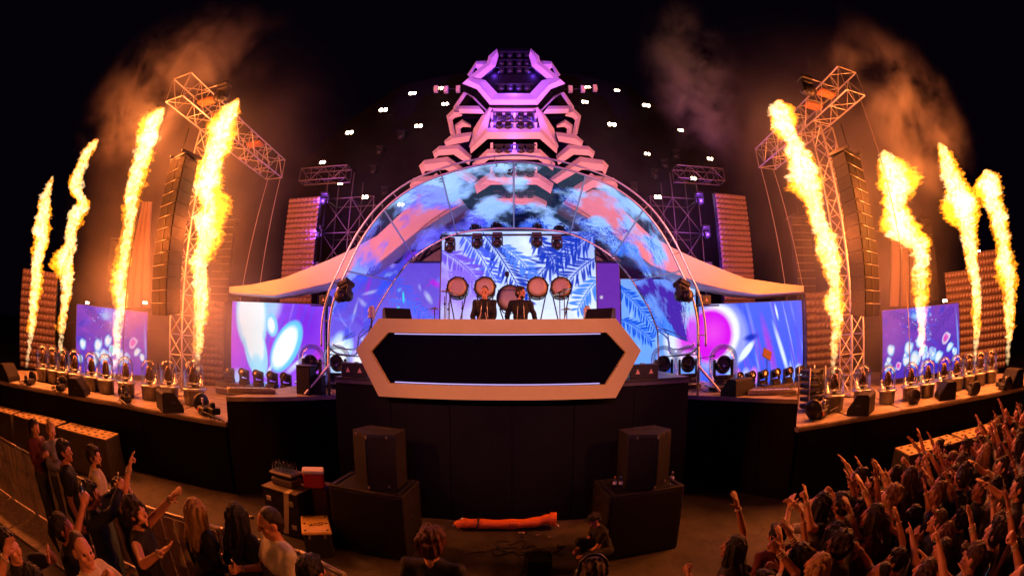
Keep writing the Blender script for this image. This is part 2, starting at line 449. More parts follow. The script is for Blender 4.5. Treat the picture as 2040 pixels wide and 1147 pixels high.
def art_right_inner():
    img = canvas(420, 480, (.25, .42, 1.0), (.20, .42, 1.0)); G = grid(img); r = random.Random(6)
    for i in range(40): blob(img, r.uniform(0, .9), r.uniform(0, 1), r.uniform(.04, .16), r.uniform(.02, .06), r.uniform(0, 3), r.choice([PALE, (.5, .65, 1), (.15, .3, 1), (.3, .5, 1)]), 0.9, .55, G)
    frond(img, -.05, .95, .40, .50, 20, .12, (.03, .12, .70), G, r); frond(img, .0, .62, .34, .40, 16, .11, (.03, .12, .70), G, r)
    blob(img, .72, .45, .26, .34, -.3, (.75, .82, 1), .2, 1, G); blob(img, .80, .44, .2, .27, -.3, (.75, .12, .85), .5, 1, G)
    blob(img, .5, .10, .22, .06, .5, (.04, .08, .5), .6, .9, G)
    led_noise(img, .1, NPR)
    return img
def art_outer_left():
    img = canvas(680, 520, (.30, .12, .82), (.40, .12, .82)); G = grid(img); r = random.Random(8)
    blob(img, .0, .45, .34, .5, .2, (.62, .10, .82), .9, .9, G); blob(img, .62, .9, .10, .3, -.3, (.75, .08, .75), .9, .8, G); blob(img, 1.2, .35, .10, .4, -.4, (.70, .08, .75), .9, .8, G); blob(img, 1.05, .75, .4, .5, 0, (.25, .06, .72), .8, .9, G)
    for i in range(16):
        x = r.uniform(.5, 1.3); blob(img, x, r.uniform(.5, 1.0), .02, r.uniform(.15, .4), -.25, r.choice([MAG, (.12, .12, .85), (.4, .3, .95), (.25, .12, .85)]), .9, .55, G)
    blob(img, .40, 1.0, .36, .34, 0, (.45, .70, 1), .3, .9, G)
    for (x, y, rx, ry, a) in ((.30, .84, .25, .46, .10), (.37, .44, .17, .36, .24)): blob(img, x, y, rx, ry, a, (.40, .74, 1.0), .12, 1, G)
    for (x, y, rx, ry, a) in ((.30, .86, .22, .42, .10), (.36, .52, .14, .28, .22)): blob(img, x, y, rx, ry, a, (.90, .98, 1.0), .22, 1, G)
    blob(img, .40, .26, .10, .17, .3, (.45, .82, 1.0), .5, .9, G)
    blob(img, .60, .74, .09, .15, .2, (.30, .68, 1.0), .2, 1, G); blob(img, .59, .74, .06, .11, .2, (.92, .97, 1), .35, 1, G)
    blob(img, .80, .50, .18, .36, -.52, (.22, .62, .98), .12, 1, G); blob(img, .78, .49, .14, .31, -.52, (.92, .98, .98), .22, 1, G)
    blob(img, .92, .28, .045, .20, -.9, (.60, .62, 1.0), .6, .9, G); blob(img, .98, .34, .02, .14, -.8, (.85, .85, 1.0), .6, .9, G)
    blob(img, .56, .20, .03, .12, -.5, (.7, .85, 1.0), .6, .9, G)
    blob(img, .10, .10, .16, .12, .4, (.55, .72, 1.0), .6, .8, G); blob(img, .62, .02, .5, .07, 0, (.12, .10, .75), .7, .8, G)
    for x in (.05, .25, .5): blob(img, x, .0, .06, .09, 0, (.4, .75, 1.0), .7, .9, G)
    led_noise(img, .08, NPR)
    return img
def art_outer_right():
    img = canvas(680, 520, (.13, .18, .88), (.10, .16, .92)); G = grid(img); r = random.Random(9)
    for i in range(34):
        x = r.uniform(.4, 1.4); blob(img, x, r.uniform(.0, 1.0), r.uniform(.01, .035), r.uniform(.2, .5), .22, r.choice([(.35, .42, 1.0), (.06, .10, .85), (.25, .12, .85), (.5, .55, 1.0), (.45, .08, .75)]), .9, .5, G)
    blob(img, .86, .45, .06, .5, .25, (.50, .08, .68), .8, .8, G)
    blob(img, 1.02, .42, .035, .42, .32, (.78, .88, 1.0), .7, .95, G); blob(img, 1.15, .12, .03, .2, .1, (.7, .85, 1.0), .7, .9, G)
    blob(img, .96, .88, .018, .12, .2, (.85, .95, 1.0), .6, .9, G)
    blob(img, .22, .62, .40, .46, 0, (.40, .44, 1.0), .2, .9, G); blob(img, .20, .66, .30, .36, -.2, (.88, .90, 1.0), .15, 1, G); blob(img, .12, .64, .30, .34, -.2, (.68, .06, .80), .2, 1, G)
    blob(img, .16, .68, .18, .2, 0, (.80, .14, .78), .9, .8, G)
    blob(img, .62, .60, .12, .05, .2, (.03, .05, .5), .6, .9, G); blob(img, .56, .44, .05, .17, -.7, (.82, .92, 1.0), .4, 1, G)
    for x, c in ((.45, (.85, .25, .8)), (.56, (.55, .6, 1)), (.66, (.85, .3, .85)), (.36, (.5, .75, 1)), (1.25, (.75, .88, 1))): blob(img, x, .14, .07, .13, 0, c, .5, .9, G)
    for x in (.3, .5, .75, 1.0, 1.2): blob(img, x, .0, .09, .09, 0, (.5, .8, 1.0), .7, .9, G)
    led_noise(img, .1, NPR)
    return img
def art_far(seed):
    img = canvas(560, 520, (.27, .10, .52), (.12, .06, .55)); G = grid(img); r = random.Random(seed)
    for i in range(26): blob(img, r.uniform(0, 1.1), r.uniform(.3, 1), r.uniform(.03, .14), r.uniform(.02, .08), r.uniform(0, 3), r.choice([(.05, .08, .6), (.1, .12, .8), VIO, (.4, .12, .62)]), .8, .5, G)
    blob(img, .48, .92, .20, .16, 0, (.10, .22, .95), .5, .9, G); blob(img, .45, .88, .1, .08, .4, (.35, .65, 1.0), .6, .9, G)
    for i in range(70):
        x = r.gauss(.5, .17); y = r.uniform(.45, 1.0); blob(img, x, y, r.uniform(.004, .012), r.uniform(.008, .03), r.uniform(-1, 1), r.choice([(.3, .6, 1), (.05, .1, .8), (.7, .8, 1)]), .6, .9, G)
    blob(img, .55, .15, .6, .3, 0, (.05, .05, .62), .8, .7, G)
    for x, y, s, a, c in ((.1, .42, .10, .1, 0), (.33, .42, .12, -.05, 0), (.42, .25, .15, 0, 0), (.30, .24, .10, .1, 0), (.48, .50, .11, -.1, 0), (.66, .30, .12, .15, 0), (.75, .24, .11, -.25, 0), (.86, .50, .11, -.3, 1), (.92, .36, .09, -.4, 0), (.54, .36, .10, 0, 2), (.2, .18, .07, 0, 1), (.06, .2, .08, .1, 0), (1.0, .28, .08, .2, 0)):
        if c == 0: petal(img, x, y, s, a, (.92, .97, 1.0), (.35, .65, 1.0), G)
        elif c == 1: petal(img, x, y, s, a, (.80, .15, .62), (.85, .8, 1.0), G)
        else: petal(img, x, y, s, a, (.25, .75, .85), (.6, .8, 1.0), G)
    blob(img, 1.05, .5, .02, .5, .05, (.3, .5, 1.0), .8, .8, G)
    for i in range(12):
        x = r.uniform(.05, 1.0); petal(img, x, r.uniform(.08, .34), r.uniform(.05, .09), r.uniform(-.3, .3), r.choice([(.85, .93, 1.0), (.6, .78, 1), (.9, .96, 1)]), r.choice([(.25, .5, 1.0), (.4, .3, .9)]), G)
    frond(img, .1, .98, .55, .62, 18, .09, (.10, .06, .42), G, r, wid=.008); frond(img, 1.0, .95, .66, .55, 18, .09, (.12, .06, .45), G, r, wid=.008); frond(img, .5, .99, .62, .5, 16, .08, (.16, .35, .95), G, r, wid=.006)
    led_noise(img, .15, NPR)
    return img
def led_material(name, img, strength):
    h, w = img.shape[:2]
    im = bpy.data.images.new(name, w, h, alpha=False, float_buffer=True)
    px = np.ones((h, w, 4), np.float32); 
    lum = img.mean(2, keepdims=True); img = np.clip(lum + (img - lum) * 1.1, 0, 4)
    px[..., :3] = img ** 1.12
    im.pixels.foreach_set(px.ravel()); im.update(); im.pack()
    m = bpy.data.materials.new(name); m.use_nodes = True
    n = m.node_tree.nodes; l = m.node_tree.links; n.clear()
    o = n.new('ShaderNodeOutputMaterial'); e = n.new('ShaderNodeEmission'); t = n.new('ShaderNodeTexImage'); t.image = im
    t.extension = 'EXTEND'
    e.inputs['Strength'].default_value = strength
    l.new(t.outputs['Color'], e.inputs['Color']); l.new(e.outputs[0], o.inputs['Surface'])
    return m
def led_screen(a, b, z0, z1, img, name, label, strength):
    # a, b: floor points of the lower corners, a on the viewer's left
    a, b = V((*a, 0)), V((*b, 0)); u = (b - a).normalized(); nf = V((u.y, -u.x, 0))
    c = (a + b) / 2
    t = thing('led_screen', label, 'screen', (c.x, c.y, z0 - 0.02))
    MB().prism([a - u * .02 + V((0, 0, z0 - .02)), b + u * .02 + V((0, 0, z0 - .02)), b + u * .02 + V((0, 0, z1 + .02)), a - u * .02 + V((0, 0, z1 + .02))], -nf * 0.14).build('cabinet', M_MATTE, t, world=True)
    d = MB().add([a + nf * .008 + V((0, 0, z0)), b + nf * .008 + V((0, 0, z0)), b + nf * .008 + V((0, 0, z1)), a + nf * .008 + V((0, 0, z1))], [(0, 1, 2, 3)]).build('display', led_material(name, img, strength), t, world=True)
    uv = d.data.uv_layers.new(name='uv'); uv.data.foreach_set('uv', [0, 0, 1, 0, 1, 1, 0, 1])
    return t
LED = 1.15
led_screen((-2.41, 14.2), (2.86, 14.2), 2.9, 7.6, art_center(), 'led_art_ferns', 'bright central video screen showing blue fern fronds behind the drums', LED * 1.1)
led_screen((-6.6, 14.2), (-2.45, 14.2), 2.3, 6.5, art_left_inner(), 'led_art_violet', 'violet video screen left of the fern screen, partly behind the clear arch', LED)
led_screen((2.90, 14.2), (3.70, 14.2), 2.3, 6.5, art_column(), 'led_art_column', 'narrow plain purple video column right of the fern screen', LED * .8)
led_screen((3.74, 14.2), (6.6, 14.2), 2.3, 5.95, art_right_inner(), 'led_art_blue', 'blue fern video screen right of the purple column, behind the arch leg', LED)
a1 = at(462, 765, Z=2.0); led_screen((a1.x, a1.y), (-6.35, 13.4), 2.0, 4.97, art_outer_left(), 'led_art_petals', 'side video screen with huge white petals under the left canopy wing', LED)
a2 = at(1598, 765, Z=2.0); led_screen((6.35, 13.4), (a2.x, a2.y), 2.0, 4.97, art_outer_right(), 'led_art_pink', 'side video screen with pink blossom under the right canopy wing', LED)
p0, p1 = at(153, 740, Z=2.0), at(302, 740, Z=2.0)
q1 = V((-13.6, 11.2)); led_screen((p0.x, p0.y), (q1.x, q1.y), 2.0, 4.35, art_far(21), 'led_art_tulips_west', 'small video screen of white tulips beyond the left flames', LED * .85)
p0, p1 = at(1757, 757, Z=2.0), at(1910, 735, Z=2.0); led_screen((p0.x, p0.y), (p1.x, p1.y), 2.0, 4.35, art_far(22), 'led_art_tulips_east', 'small video screen of white tulips beyond the right flames', LED * .85)

# ================================================================== booth
bo = thing('dj_booth', 'long hexagonal performer booth with pale frame and dark front panel', 'booth', (-0.27, 8.2, 2.7))
YB = 8.0
outer = [at(*p, Y=YB) for p in [(709, 697), (754.5, 634), (1227, 634), (1277, 698), (1227, 792), (754.5, 789)]]
inner = [at(*p, Y=YB) for p in [(738, 700), (773, 662), (1209, 662), (1247, 702), (1207, 766), (774, 763)]]
mb = MB()
n6 = 6
rec = [p + V((0, 0.13, 0)) for p in inner]
back = [p + V((0, 0.42, 0)) for p in outer]
vs = outer + inner + rec + back
mb.add(vs, [(i, (i + 1) % 6, 6 + (i + 1) % 6, 6 + i) for i in range(6)] + [(6 + i, 6 + (i + 1) % 6, 12 + (i + 1) % 6, 12 + i) for i in range(6)] + [(i, 18 + i, 18 + (i + 1) % 6, (i + 1) % 6) for i in range(6)] + [tuple(range(18, 24))])
mb.build('frame', M_BOOTH, bo, world=True)
cen = sum((V(p) for p in rec), V()) / 6
M_SCRIM = mat('dark_led_mesh_panel', (0.0022, 0.0016, 0.0075), 0.8, vary=0.2, scale=20, spec=.03)
MB().prism([cen + (p - cen) * 1.004 - V((0, 0.006, 0)) for p in rec], (0, 0.05, 0)).build('front_panel', M_SCRIM, bo, world=True)
M_STRIP = emit('violet_light_strip', (.62, .45, 1.0), 1.1)
for i, j, dz in ((1, 2, -.02), (4, 5, .022)):
    A, B = rec[i], rec[j]
    mbx = MB(); mbx.tube(A.lerp(B, .025) + V((0, -.03, dz)), A.lerp(B, .975) + V((0, -.03, dz)), 0.011, n=6); mbx.build('light_strip', M_STRIP, bo, world=True)
MB().box((-0.27, 8.72, 4.17), (4.2, .7, .05)).box((-2.2, 8.72, 3.6), (.06, .6, 1.1)).box((1.66, 8.72, 3.6), (.06, .6, 1.1)).build('table_top', M_MATTE, bo, world=True)

# ================================================================== tower of folded plates and canopy wings
def mirror(pts): return [(2047 - x, y) for x, y in reversed(pts)]
def full(pts): return list(pts) + mirror(pts)[1 if abs(pts[-1][0] - 1023.5) < 1 else 0:]
def strips(lines, name, m, root):
    # lines: 3D polylines of equal length; closed loft between them
    k = len(lines[0]); vs = [p for ln in lines for p in ln]
    fs = [(a * k + i, a * k + i + 1, (a + 1) * k + i + 1, (a + 1) * k + i) for a in range(len(lines) - 1) for i in range(k - 1)]
    o = MB().add(vs, fs).build(name, m, root, world=True)
    md = o.modifiers.new('thickness', 'SOLIDIFY'); md.thickness = 0.03; md.offset = 0
    return o
def L3(pts, Y): return [at(x, y, Y=Y) for x, y in pts]
tw = thing('plate_tower', 'tall tapering tower of white folded plates lit pink and purple', 'tower', (0, 14.5, CZ))
def plate(upper, lower, soffit, Y, inner=None, sym=True, depth=1.1, name='plate'):
    f = full if sym else (lambda p: p)
    sets = [(upper, lower, soffit, inner)] if sym else [(upper, lower, soffit, inner), tuple(mirror(p) if p else None for p in (upper, lower, soffit, inner))]
    for U, Lw, Sf, In in sets:
        U3, L3_, = L3(f(U), Y), L3(f(Lw), Y - 0.18)
        mid = [at(a_[0] * .6 + b_[0] * .4, a_[1] * .6 + b_[1] * .4, Y=Y - .26) for a_, b_ in zip(f(U), f(Lw))]
        lines = [U3, mid, L3_] if name == 'plate' else [U3, L3_]
        if In: lines = [L3(f(In), Y + 0.3)] + lines
        o = strips(lines, name, M_WHITE, tw)
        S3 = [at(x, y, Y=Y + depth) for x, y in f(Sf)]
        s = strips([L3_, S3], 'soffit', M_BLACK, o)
# front main chevron with hex opening
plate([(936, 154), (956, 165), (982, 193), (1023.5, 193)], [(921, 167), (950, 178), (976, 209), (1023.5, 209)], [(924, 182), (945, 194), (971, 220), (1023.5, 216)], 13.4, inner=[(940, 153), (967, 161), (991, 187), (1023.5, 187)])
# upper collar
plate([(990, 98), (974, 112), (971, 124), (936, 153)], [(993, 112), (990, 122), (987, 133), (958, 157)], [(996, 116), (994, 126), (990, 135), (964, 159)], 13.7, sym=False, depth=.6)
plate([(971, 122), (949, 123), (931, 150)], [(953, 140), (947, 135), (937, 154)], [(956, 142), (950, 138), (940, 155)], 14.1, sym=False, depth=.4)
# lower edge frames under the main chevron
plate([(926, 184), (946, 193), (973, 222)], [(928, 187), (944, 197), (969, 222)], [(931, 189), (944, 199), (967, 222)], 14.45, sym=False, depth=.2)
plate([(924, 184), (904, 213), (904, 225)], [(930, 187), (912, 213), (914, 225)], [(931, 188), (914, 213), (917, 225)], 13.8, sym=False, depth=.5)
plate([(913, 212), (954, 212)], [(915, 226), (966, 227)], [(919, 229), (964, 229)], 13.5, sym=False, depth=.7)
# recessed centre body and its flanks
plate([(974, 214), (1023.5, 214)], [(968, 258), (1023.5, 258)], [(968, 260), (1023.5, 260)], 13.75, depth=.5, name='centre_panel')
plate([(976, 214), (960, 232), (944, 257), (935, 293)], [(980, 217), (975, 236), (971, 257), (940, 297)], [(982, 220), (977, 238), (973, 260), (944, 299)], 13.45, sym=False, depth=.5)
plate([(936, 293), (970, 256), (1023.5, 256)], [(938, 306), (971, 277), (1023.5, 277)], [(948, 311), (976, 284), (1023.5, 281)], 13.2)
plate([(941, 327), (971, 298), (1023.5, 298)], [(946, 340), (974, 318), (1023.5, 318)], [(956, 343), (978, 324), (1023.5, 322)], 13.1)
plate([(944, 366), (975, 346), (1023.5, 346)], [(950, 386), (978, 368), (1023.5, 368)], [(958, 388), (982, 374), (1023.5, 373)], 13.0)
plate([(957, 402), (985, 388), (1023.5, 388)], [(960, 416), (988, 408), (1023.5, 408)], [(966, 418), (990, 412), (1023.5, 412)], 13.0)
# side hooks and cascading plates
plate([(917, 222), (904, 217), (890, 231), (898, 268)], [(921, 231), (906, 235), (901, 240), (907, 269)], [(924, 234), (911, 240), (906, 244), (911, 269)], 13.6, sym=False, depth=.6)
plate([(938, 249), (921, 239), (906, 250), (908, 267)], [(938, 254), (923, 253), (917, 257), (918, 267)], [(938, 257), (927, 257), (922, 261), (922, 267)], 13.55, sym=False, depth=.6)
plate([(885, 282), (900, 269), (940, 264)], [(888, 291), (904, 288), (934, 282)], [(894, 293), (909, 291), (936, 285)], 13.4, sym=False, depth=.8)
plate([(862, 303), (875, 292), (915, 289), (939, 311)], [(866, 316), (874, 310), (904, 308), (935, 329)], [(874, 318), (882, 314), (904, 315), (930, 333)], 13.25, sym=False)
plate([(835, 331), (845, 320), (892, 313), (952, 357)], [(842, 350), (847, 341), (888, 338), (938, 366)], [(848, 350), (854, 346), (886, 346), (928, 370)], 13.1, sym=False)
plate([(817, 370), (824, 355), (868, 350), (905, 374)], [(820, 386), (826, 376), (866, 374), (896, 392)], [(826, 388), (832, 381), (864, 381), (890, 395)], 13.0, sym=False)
# dark core behind the plates
core = [(990, 97), (955, 126), (934, 150), (916, 190), (908, 240), (890, 275), (868, 303), (842, 340), (828, 380), (870, 420), (1023.5, 440)]
cp = [at(x, y, Y=14.9) for x, y in core] + [at(x, y, Y=14.9) for x, y in mirror(core)[1:]]
MB().prism(cp, (0, 1.2, 0)).build('core', M_BLACK, tw, world=True)
hexp = [at(x, y, Y=14.0) for x, y in full([(990, 100), (992, 132), (962, 158), (992, 188), (1023.5, 188)][:4])]
MB().prism(hexp, (0, .3, 0)).build('hex_recess', M_BLACK, tw, world=True)
for (x, y) in ((980, 233), (1025, 233), (1067, 233), (980, 253), (1025, 253), (1067, 253), (980, 293), (1025, 293), (1067, 293), (980, 341), (1025, 341), (1067, 341)):
    p = at(x, y, Y=13.35 if y < 270 else 13.05); MB().bbox((p.x, p.y, p.z), (.09, .3, .22), .02).build('post', M_WHITE, tw, world=True)

for side in (-1, 1):
    wgt = thing('canopy_wing', 'sweeping white fabric canopy wing to the %s of the tower, tip over the side screen' % ('left' if side < 0 else 'right'), 'canopy', (6 * side, 12.6, 5.0))
    U = [(457, 572), (500, 568), (563, 555), (604, 539), (652, 520), (696, 500), (752, 470), (800, 425), (832, 375), (870, 345)]
    F = [(457, 582), (500, 585), (547, 588), (587, 579), (652, 564), (690, 549), (749, 528), (825, 466), (880, 432), (925, 405)]
    Lo = [(462, 586), (505, 593), (550, 597), (592, 591), (655, 578), (697, 566), (757, 545), (838, 490), (895, 452), (940, 424)]
    Ys = [12.0, 12.1, 12.2, 12.3, 12.4, 12.5, 12.7, 12.9, 13.1, 13.2]
    mir = (lambda p: (2058 - p[0] if p[0] < 560 else 2047 - p[0], p[1] - (2 if p[0] < 560 else 0))) if side > 0 else (lambda p: p)
    U3 = [at(*mir(p), Y=y) for p, y in zip(U, Ys)]; F3 = [at(*mir(p), Y=y - .25) for p, y in zip(F, Ys)]; S3 = [at(*mir(p), Y=y + 1.7) for p, y in zip(Lo, Ys)]
    B3 = [u + V((0, 1.9, 0.05)) for u in U3]
    # one fabric panel per bay
    for i in range(len(U3) - 1):
        j = i + 1; e = 0.0
        mbp = MB().add([U3[i], U3[j], F3[j], F3[i]], [(0, 1, 2, 3)]); o = mbp.build('face_panel', M_WHITE, wgt, world=True)
        md = o.modifiers.new('thickness', 'SOLIDIFY'); md.thickness = .02; md.offset = 0
        o = MB().add([F3[i], F3[j], S3[j], S3[i]], [(0, 1, 2, 3)]).build('soffit_panel', M_WHITE, wgt, world=True)
        md = o.modifiers.new('thickness', 'SOLIDIFY'); md.thickness = .02; md.offset = 0
    strips([S3, B3, U3], 'back', M_WHITE, wgt)
    MB().add([U3[0], F3[0], S3[0], B3[0]], [(0, 1, 2, 3)]).build('tip_cap', M_WHITE, wgt, world=True)

# ================================================================== backdrop behind the tower
bdp = thing('backdrop', 'huge black scrim wall behind the tower carrying the blinder lamps', 'backdrop', (0, 20.8, 0))
poly = [at(x, y, Y=20.6) for x, y in [(590, 400), (600, 330), (690, 245), (800, 170), (890, 150), (1023, 140)]]
poly += [at(2047 - x, y, Y=20.6) for x, y in reversed([(590, 400), (600, 330), (690, 245), (800, 170), (890, 150)])]
poly = [V((poly[0].x, 20.6, 0.0))] + poly + [V((poly[-1].x, 20.6, 0.0))]
MB().prism(poly, (0, .15, 0)).build('scrim', M_BLACK, bdp, world=True)
# night sky dome is the world; far stands as a dark line are not visible
# ================================================================== clear arch
def plastic():
    m = bpy.data.materials.new('clear_vinyl'); m.use_nodes = True
    n = m.node_tree.nodes; l = m.node_tree.links; n.clear()
    o = n.new('ShaderNodeOutputMaterial'); tr = n.new('ShaderNodeBsdfTransparent'); gl = n.new('ShaderNodeBsdfGlossy'); mx = n.new('ShaderNodeMixShader')
    tr.inputs['Color'].default_value = (.84, .82, .97, 1); gl.inputs['Roughness'].default_value = 0.035; gl.inputs['Color'].default_value = (.45, .66, 1.0, 1)  # blue of the reflected screens put into the gloss colour
    fr = n.new('ShaderNodeFresnel'); fr.inputs['IOR'].default_value = 1.42
    tc = n.new('ShaderNodeTexCoord'); nz = n.new('ShaderNodeTexNoise'); nz.inputs['Scale'].default_value = .8; nz.inputs['Detail'].default_value = 5; nz.inputs['Roughness'].default_value = .55
    l.new(tc.outputs['Object'], nz.inputs['Vector'])
    bp = n.new('ShaderNodeBump'); bp.inputs['Strength'].default_value = 0.35; bp.inputs['Distance'].default_value = 0.12
    l.new(nz.outputs['Fac'], bp.inputs['Height']); l.new(bp.outputs[0], gl.inputs['Normal'])
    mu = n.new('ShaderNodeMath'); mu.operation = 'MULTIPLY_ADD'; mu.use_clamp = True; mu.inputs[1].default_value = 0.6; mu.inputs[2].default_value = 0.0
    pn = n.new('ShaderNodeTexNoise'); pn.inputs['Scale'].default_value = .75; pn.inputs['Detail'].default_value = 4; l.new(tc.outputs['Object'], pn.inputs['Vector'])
    pm = n.new('ShaderNodeMapRange'); pm.inputs['From Min'].default_value = .46; pm.inputs['From Max'].default_value = .63; pm.inputs['To Min'].default_value = .10; pm.inputs['To Max'].default_value = 2.8  # mask puts bright cloud-like reflection patches into the film
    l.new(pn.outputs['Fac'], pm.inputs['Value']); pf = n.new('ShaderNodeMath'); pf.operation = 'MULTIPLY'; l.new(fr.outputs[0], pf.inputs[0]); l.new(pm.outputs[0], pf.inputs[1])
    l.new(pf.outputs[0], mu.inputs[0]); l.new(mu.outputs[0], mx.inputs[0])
    l.new(tr.outputs[0], mx.inputs[1]); l.new(gl.outputs[0], mx.inputs[2]); l.new(mx.outputs[0], o.inputs['Surface'])
    return m
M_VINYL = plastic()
ar = thing('clear_arch', 'transparent vinyl arch on bent steel tubes spanning the drummers', 'arch', (0, 11, BZ))
YO, YI = 10.0, 13.2
OUT = [(655, 690), (657, 640), (668, 590), (690, 540), (722, 475), (765, 418), (820, 375), (880, 349), (950, 330), (1023.5, 322)]
INN = [(735, 658), (748, 625), (757, 605), (785, 560), (805, 533), (825, 512), (866, 485), (910, 466), (965, 457), (1023.5, 455)]
def fmir(p): return [(2047 - x, y) for x, y in p]
def dense(pts, k=6):
    out = []
    P = [V((*p, 0)) if len(p) == 2 else V(p) for p in pts]
    for i in range(len(P) - 1):
        a, b, c, d = P[max(i - 1, 0)], P[i], P[i + 1], P[min(i + 2, len(P) - 1)]
        for j in range(k):
            t = j / k; out.append(0.5 * ((2 * b) + (c - a) * t + (2 * a - 5 * b + 4 * c - d) * t * t + (3 * b - a - 3 * c + d) * t ** 3))
    out.append(P[-1]); return out
outL = [at(*p, Y=YO) for p in OUT]; innL = [at(*p, Y=YI) for p in INN]
outA = dense(outL + [V((-p.x + .09, p.y, p.z)) for p in reversed(outL[:-1])]); innA = dense(innL + [V((-p.x + .09, p.y, p.z)) for p in reversed(innL[:-1])])
NB = len(outA)
MB().path(outA, .032).build('outer_hoop', M_CHROME, ar, world=True)
o2 = [V((p.x * 1.028, p.y - .18, CAM_H + (p.z - CAM_H) * 1.022)) for p in outA]
MB().path(o2, .028).build('outer_hoop', M_CHROME, ar, world=True)
MB().path(innA, .032).build('inner_hoop', M_CHROME, ar, world=True)
for i in range(6, NB - 3, 9): rod('spacer', outA[i], o2[i], .014, M_CHROME, ar)
# radial bars at fixed stations, panels between them
def station(side_pts, px): pass
idx = sorted(set([12, 30, 42, 54, 66, 78, 96]))
idx = [3 * 6, 5 * 6, 7 * 6, 9 * 6, 11 * 6, 13 * 6, 15 * 6]
for i in idx: rod('rib', outA[i], innA[i], .028 if i == 54 else .024, M_CHROME, ar, 8)
cuts = [0] + idx + [NB - 1]
for a, b in zip(cuts[:-1], cuts[1:]):
    rows = 14; ks = [a + (b - a) * t / 18 for t in range(19)]
    vs = []
    for r_ in range(rows + 1):
        for k in ks:
            k0 = int(k); f = k - k0; k1 = min(k0 + 1, NB - 1)
            po = outA[k0].lerp(outA[k1], f); pi = innA[k0].lerp(innA[k1], f)
            t = r_ / rows; p = po.lerp(pi, t)
            sag = math.sin(math.pi * t) * math.sin(math.pi * (k - a) / (b - a))
            vs.append(p + V((0, 0, .09 * sag)) + V((0, 0, .02 * mnoise.noise(p * 1.7))))
    fs = [(r_ * 19 + c, r_ * 19 + c + 1, (r_ + 1) * 19 + c + 1, (r_ + 1) * 19 + c) for r_ in range(rows) for c in range(18)]
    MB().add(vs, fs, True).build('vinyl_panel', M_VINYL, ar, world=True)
for sd in (-1, 1):
    mx_ = (lambda p: p) if sd < 0 else (lambda p: V((-p.x + .09, p.y, p.z)))
    # bottom curve joining outer and inner hoop, legs, brace, ring
    base = outL[0]; q = innL[0]
    curve = dense([mx_(base), mx_(V((base.x + .12, base.y + .3, base.z - .18))), mx_(V((base.x + .38, base.y + 1.0, base.z - .2))), mx_(base.lerp(q, .62) + V((.1, 0, -.1))), mx_(q)])
    MB().path(curve, .028).build('lower_curve', M_CHROME, ar, world=True)
    MB().path([p + V((0, .05, .16)) for p in curve[3:]], .02).build('lower_curve', M_CHROME, ar, world=True)
    foot = V((base.x, base.y, BZ)); MB().path([mx_(base), mx_(foot)], .036).build('leg', M_CHROME, ar, world=True)
    rod('brace', mx_(foot + V((0, 0, .75))), mx_(foot + V((-.55, -.35, 0.02))), .034, M_ALU, ar, 8)
    MB().path([mx_(q), mx_(V((q.x + .05, q.y - .2, CZ + .3))), mx_(V((q.x + .0, q.y - .2, 2.4)))], .03).build('leg', M_CHROME, ar, world=True)
    rod('tie', mx_(foot + V((0, 0, 1.05))), mx_(V((-3.72, 10.6, 3.4))), .014, M_MATTE, ar)

# ================================================================== flame jets
def flame_material(name, color, strength, lo, hi, scale):
    m = bpy.data.materials.new(name); m.use_nodes = True
    n = m.node_tree.nodes; l = m.node_tree.links; n.clear()
    o = n.new('ShaderNodeOutputMaterial'); e = n.new('ShaderNodeEmission')
    tc = n.new('ShaderNodeTexCoord'); nz = n.new('ShaderNodeTexNoise'); nz.inputs['Scale'].default_value = scale; nz.inputs['Detail'].default_value = 3.5; nz.inputs['Roughness'].default_value = .6
    l.new(tc.outputs['Object'], nz.inputs['Vector'])
    mr = n.new('ShaderNodeMapRange'); mr.inputs['From Min'].default_value = .40; mr.inputs['From Max'].default_value = .62; mr.inputs['To Min'].default_value = lo * strength; mr.inputs['To Max'].default_value = hi * strength
    l.new(nz.outputs['Fac'], mr.inputs['Value']); l.new(mr.outputs[0], e.inputs['Strength'])
    e.inputs['Color'].default_value = (*color, 1)
    l.new(e.outputs[0], o.inputs['Volume'])
    m.cycles.volume_step_rate = 0.2
    return m
M_FLAME = flame_material('burning_gas_core', (1.0, .58, .25), 5.2, .02, 1.9, 7.0)
M_WISP = flame_material('burning_gas_fringe', (1.0, .27, .008), 6.0, .0, 1.9, 9.0)
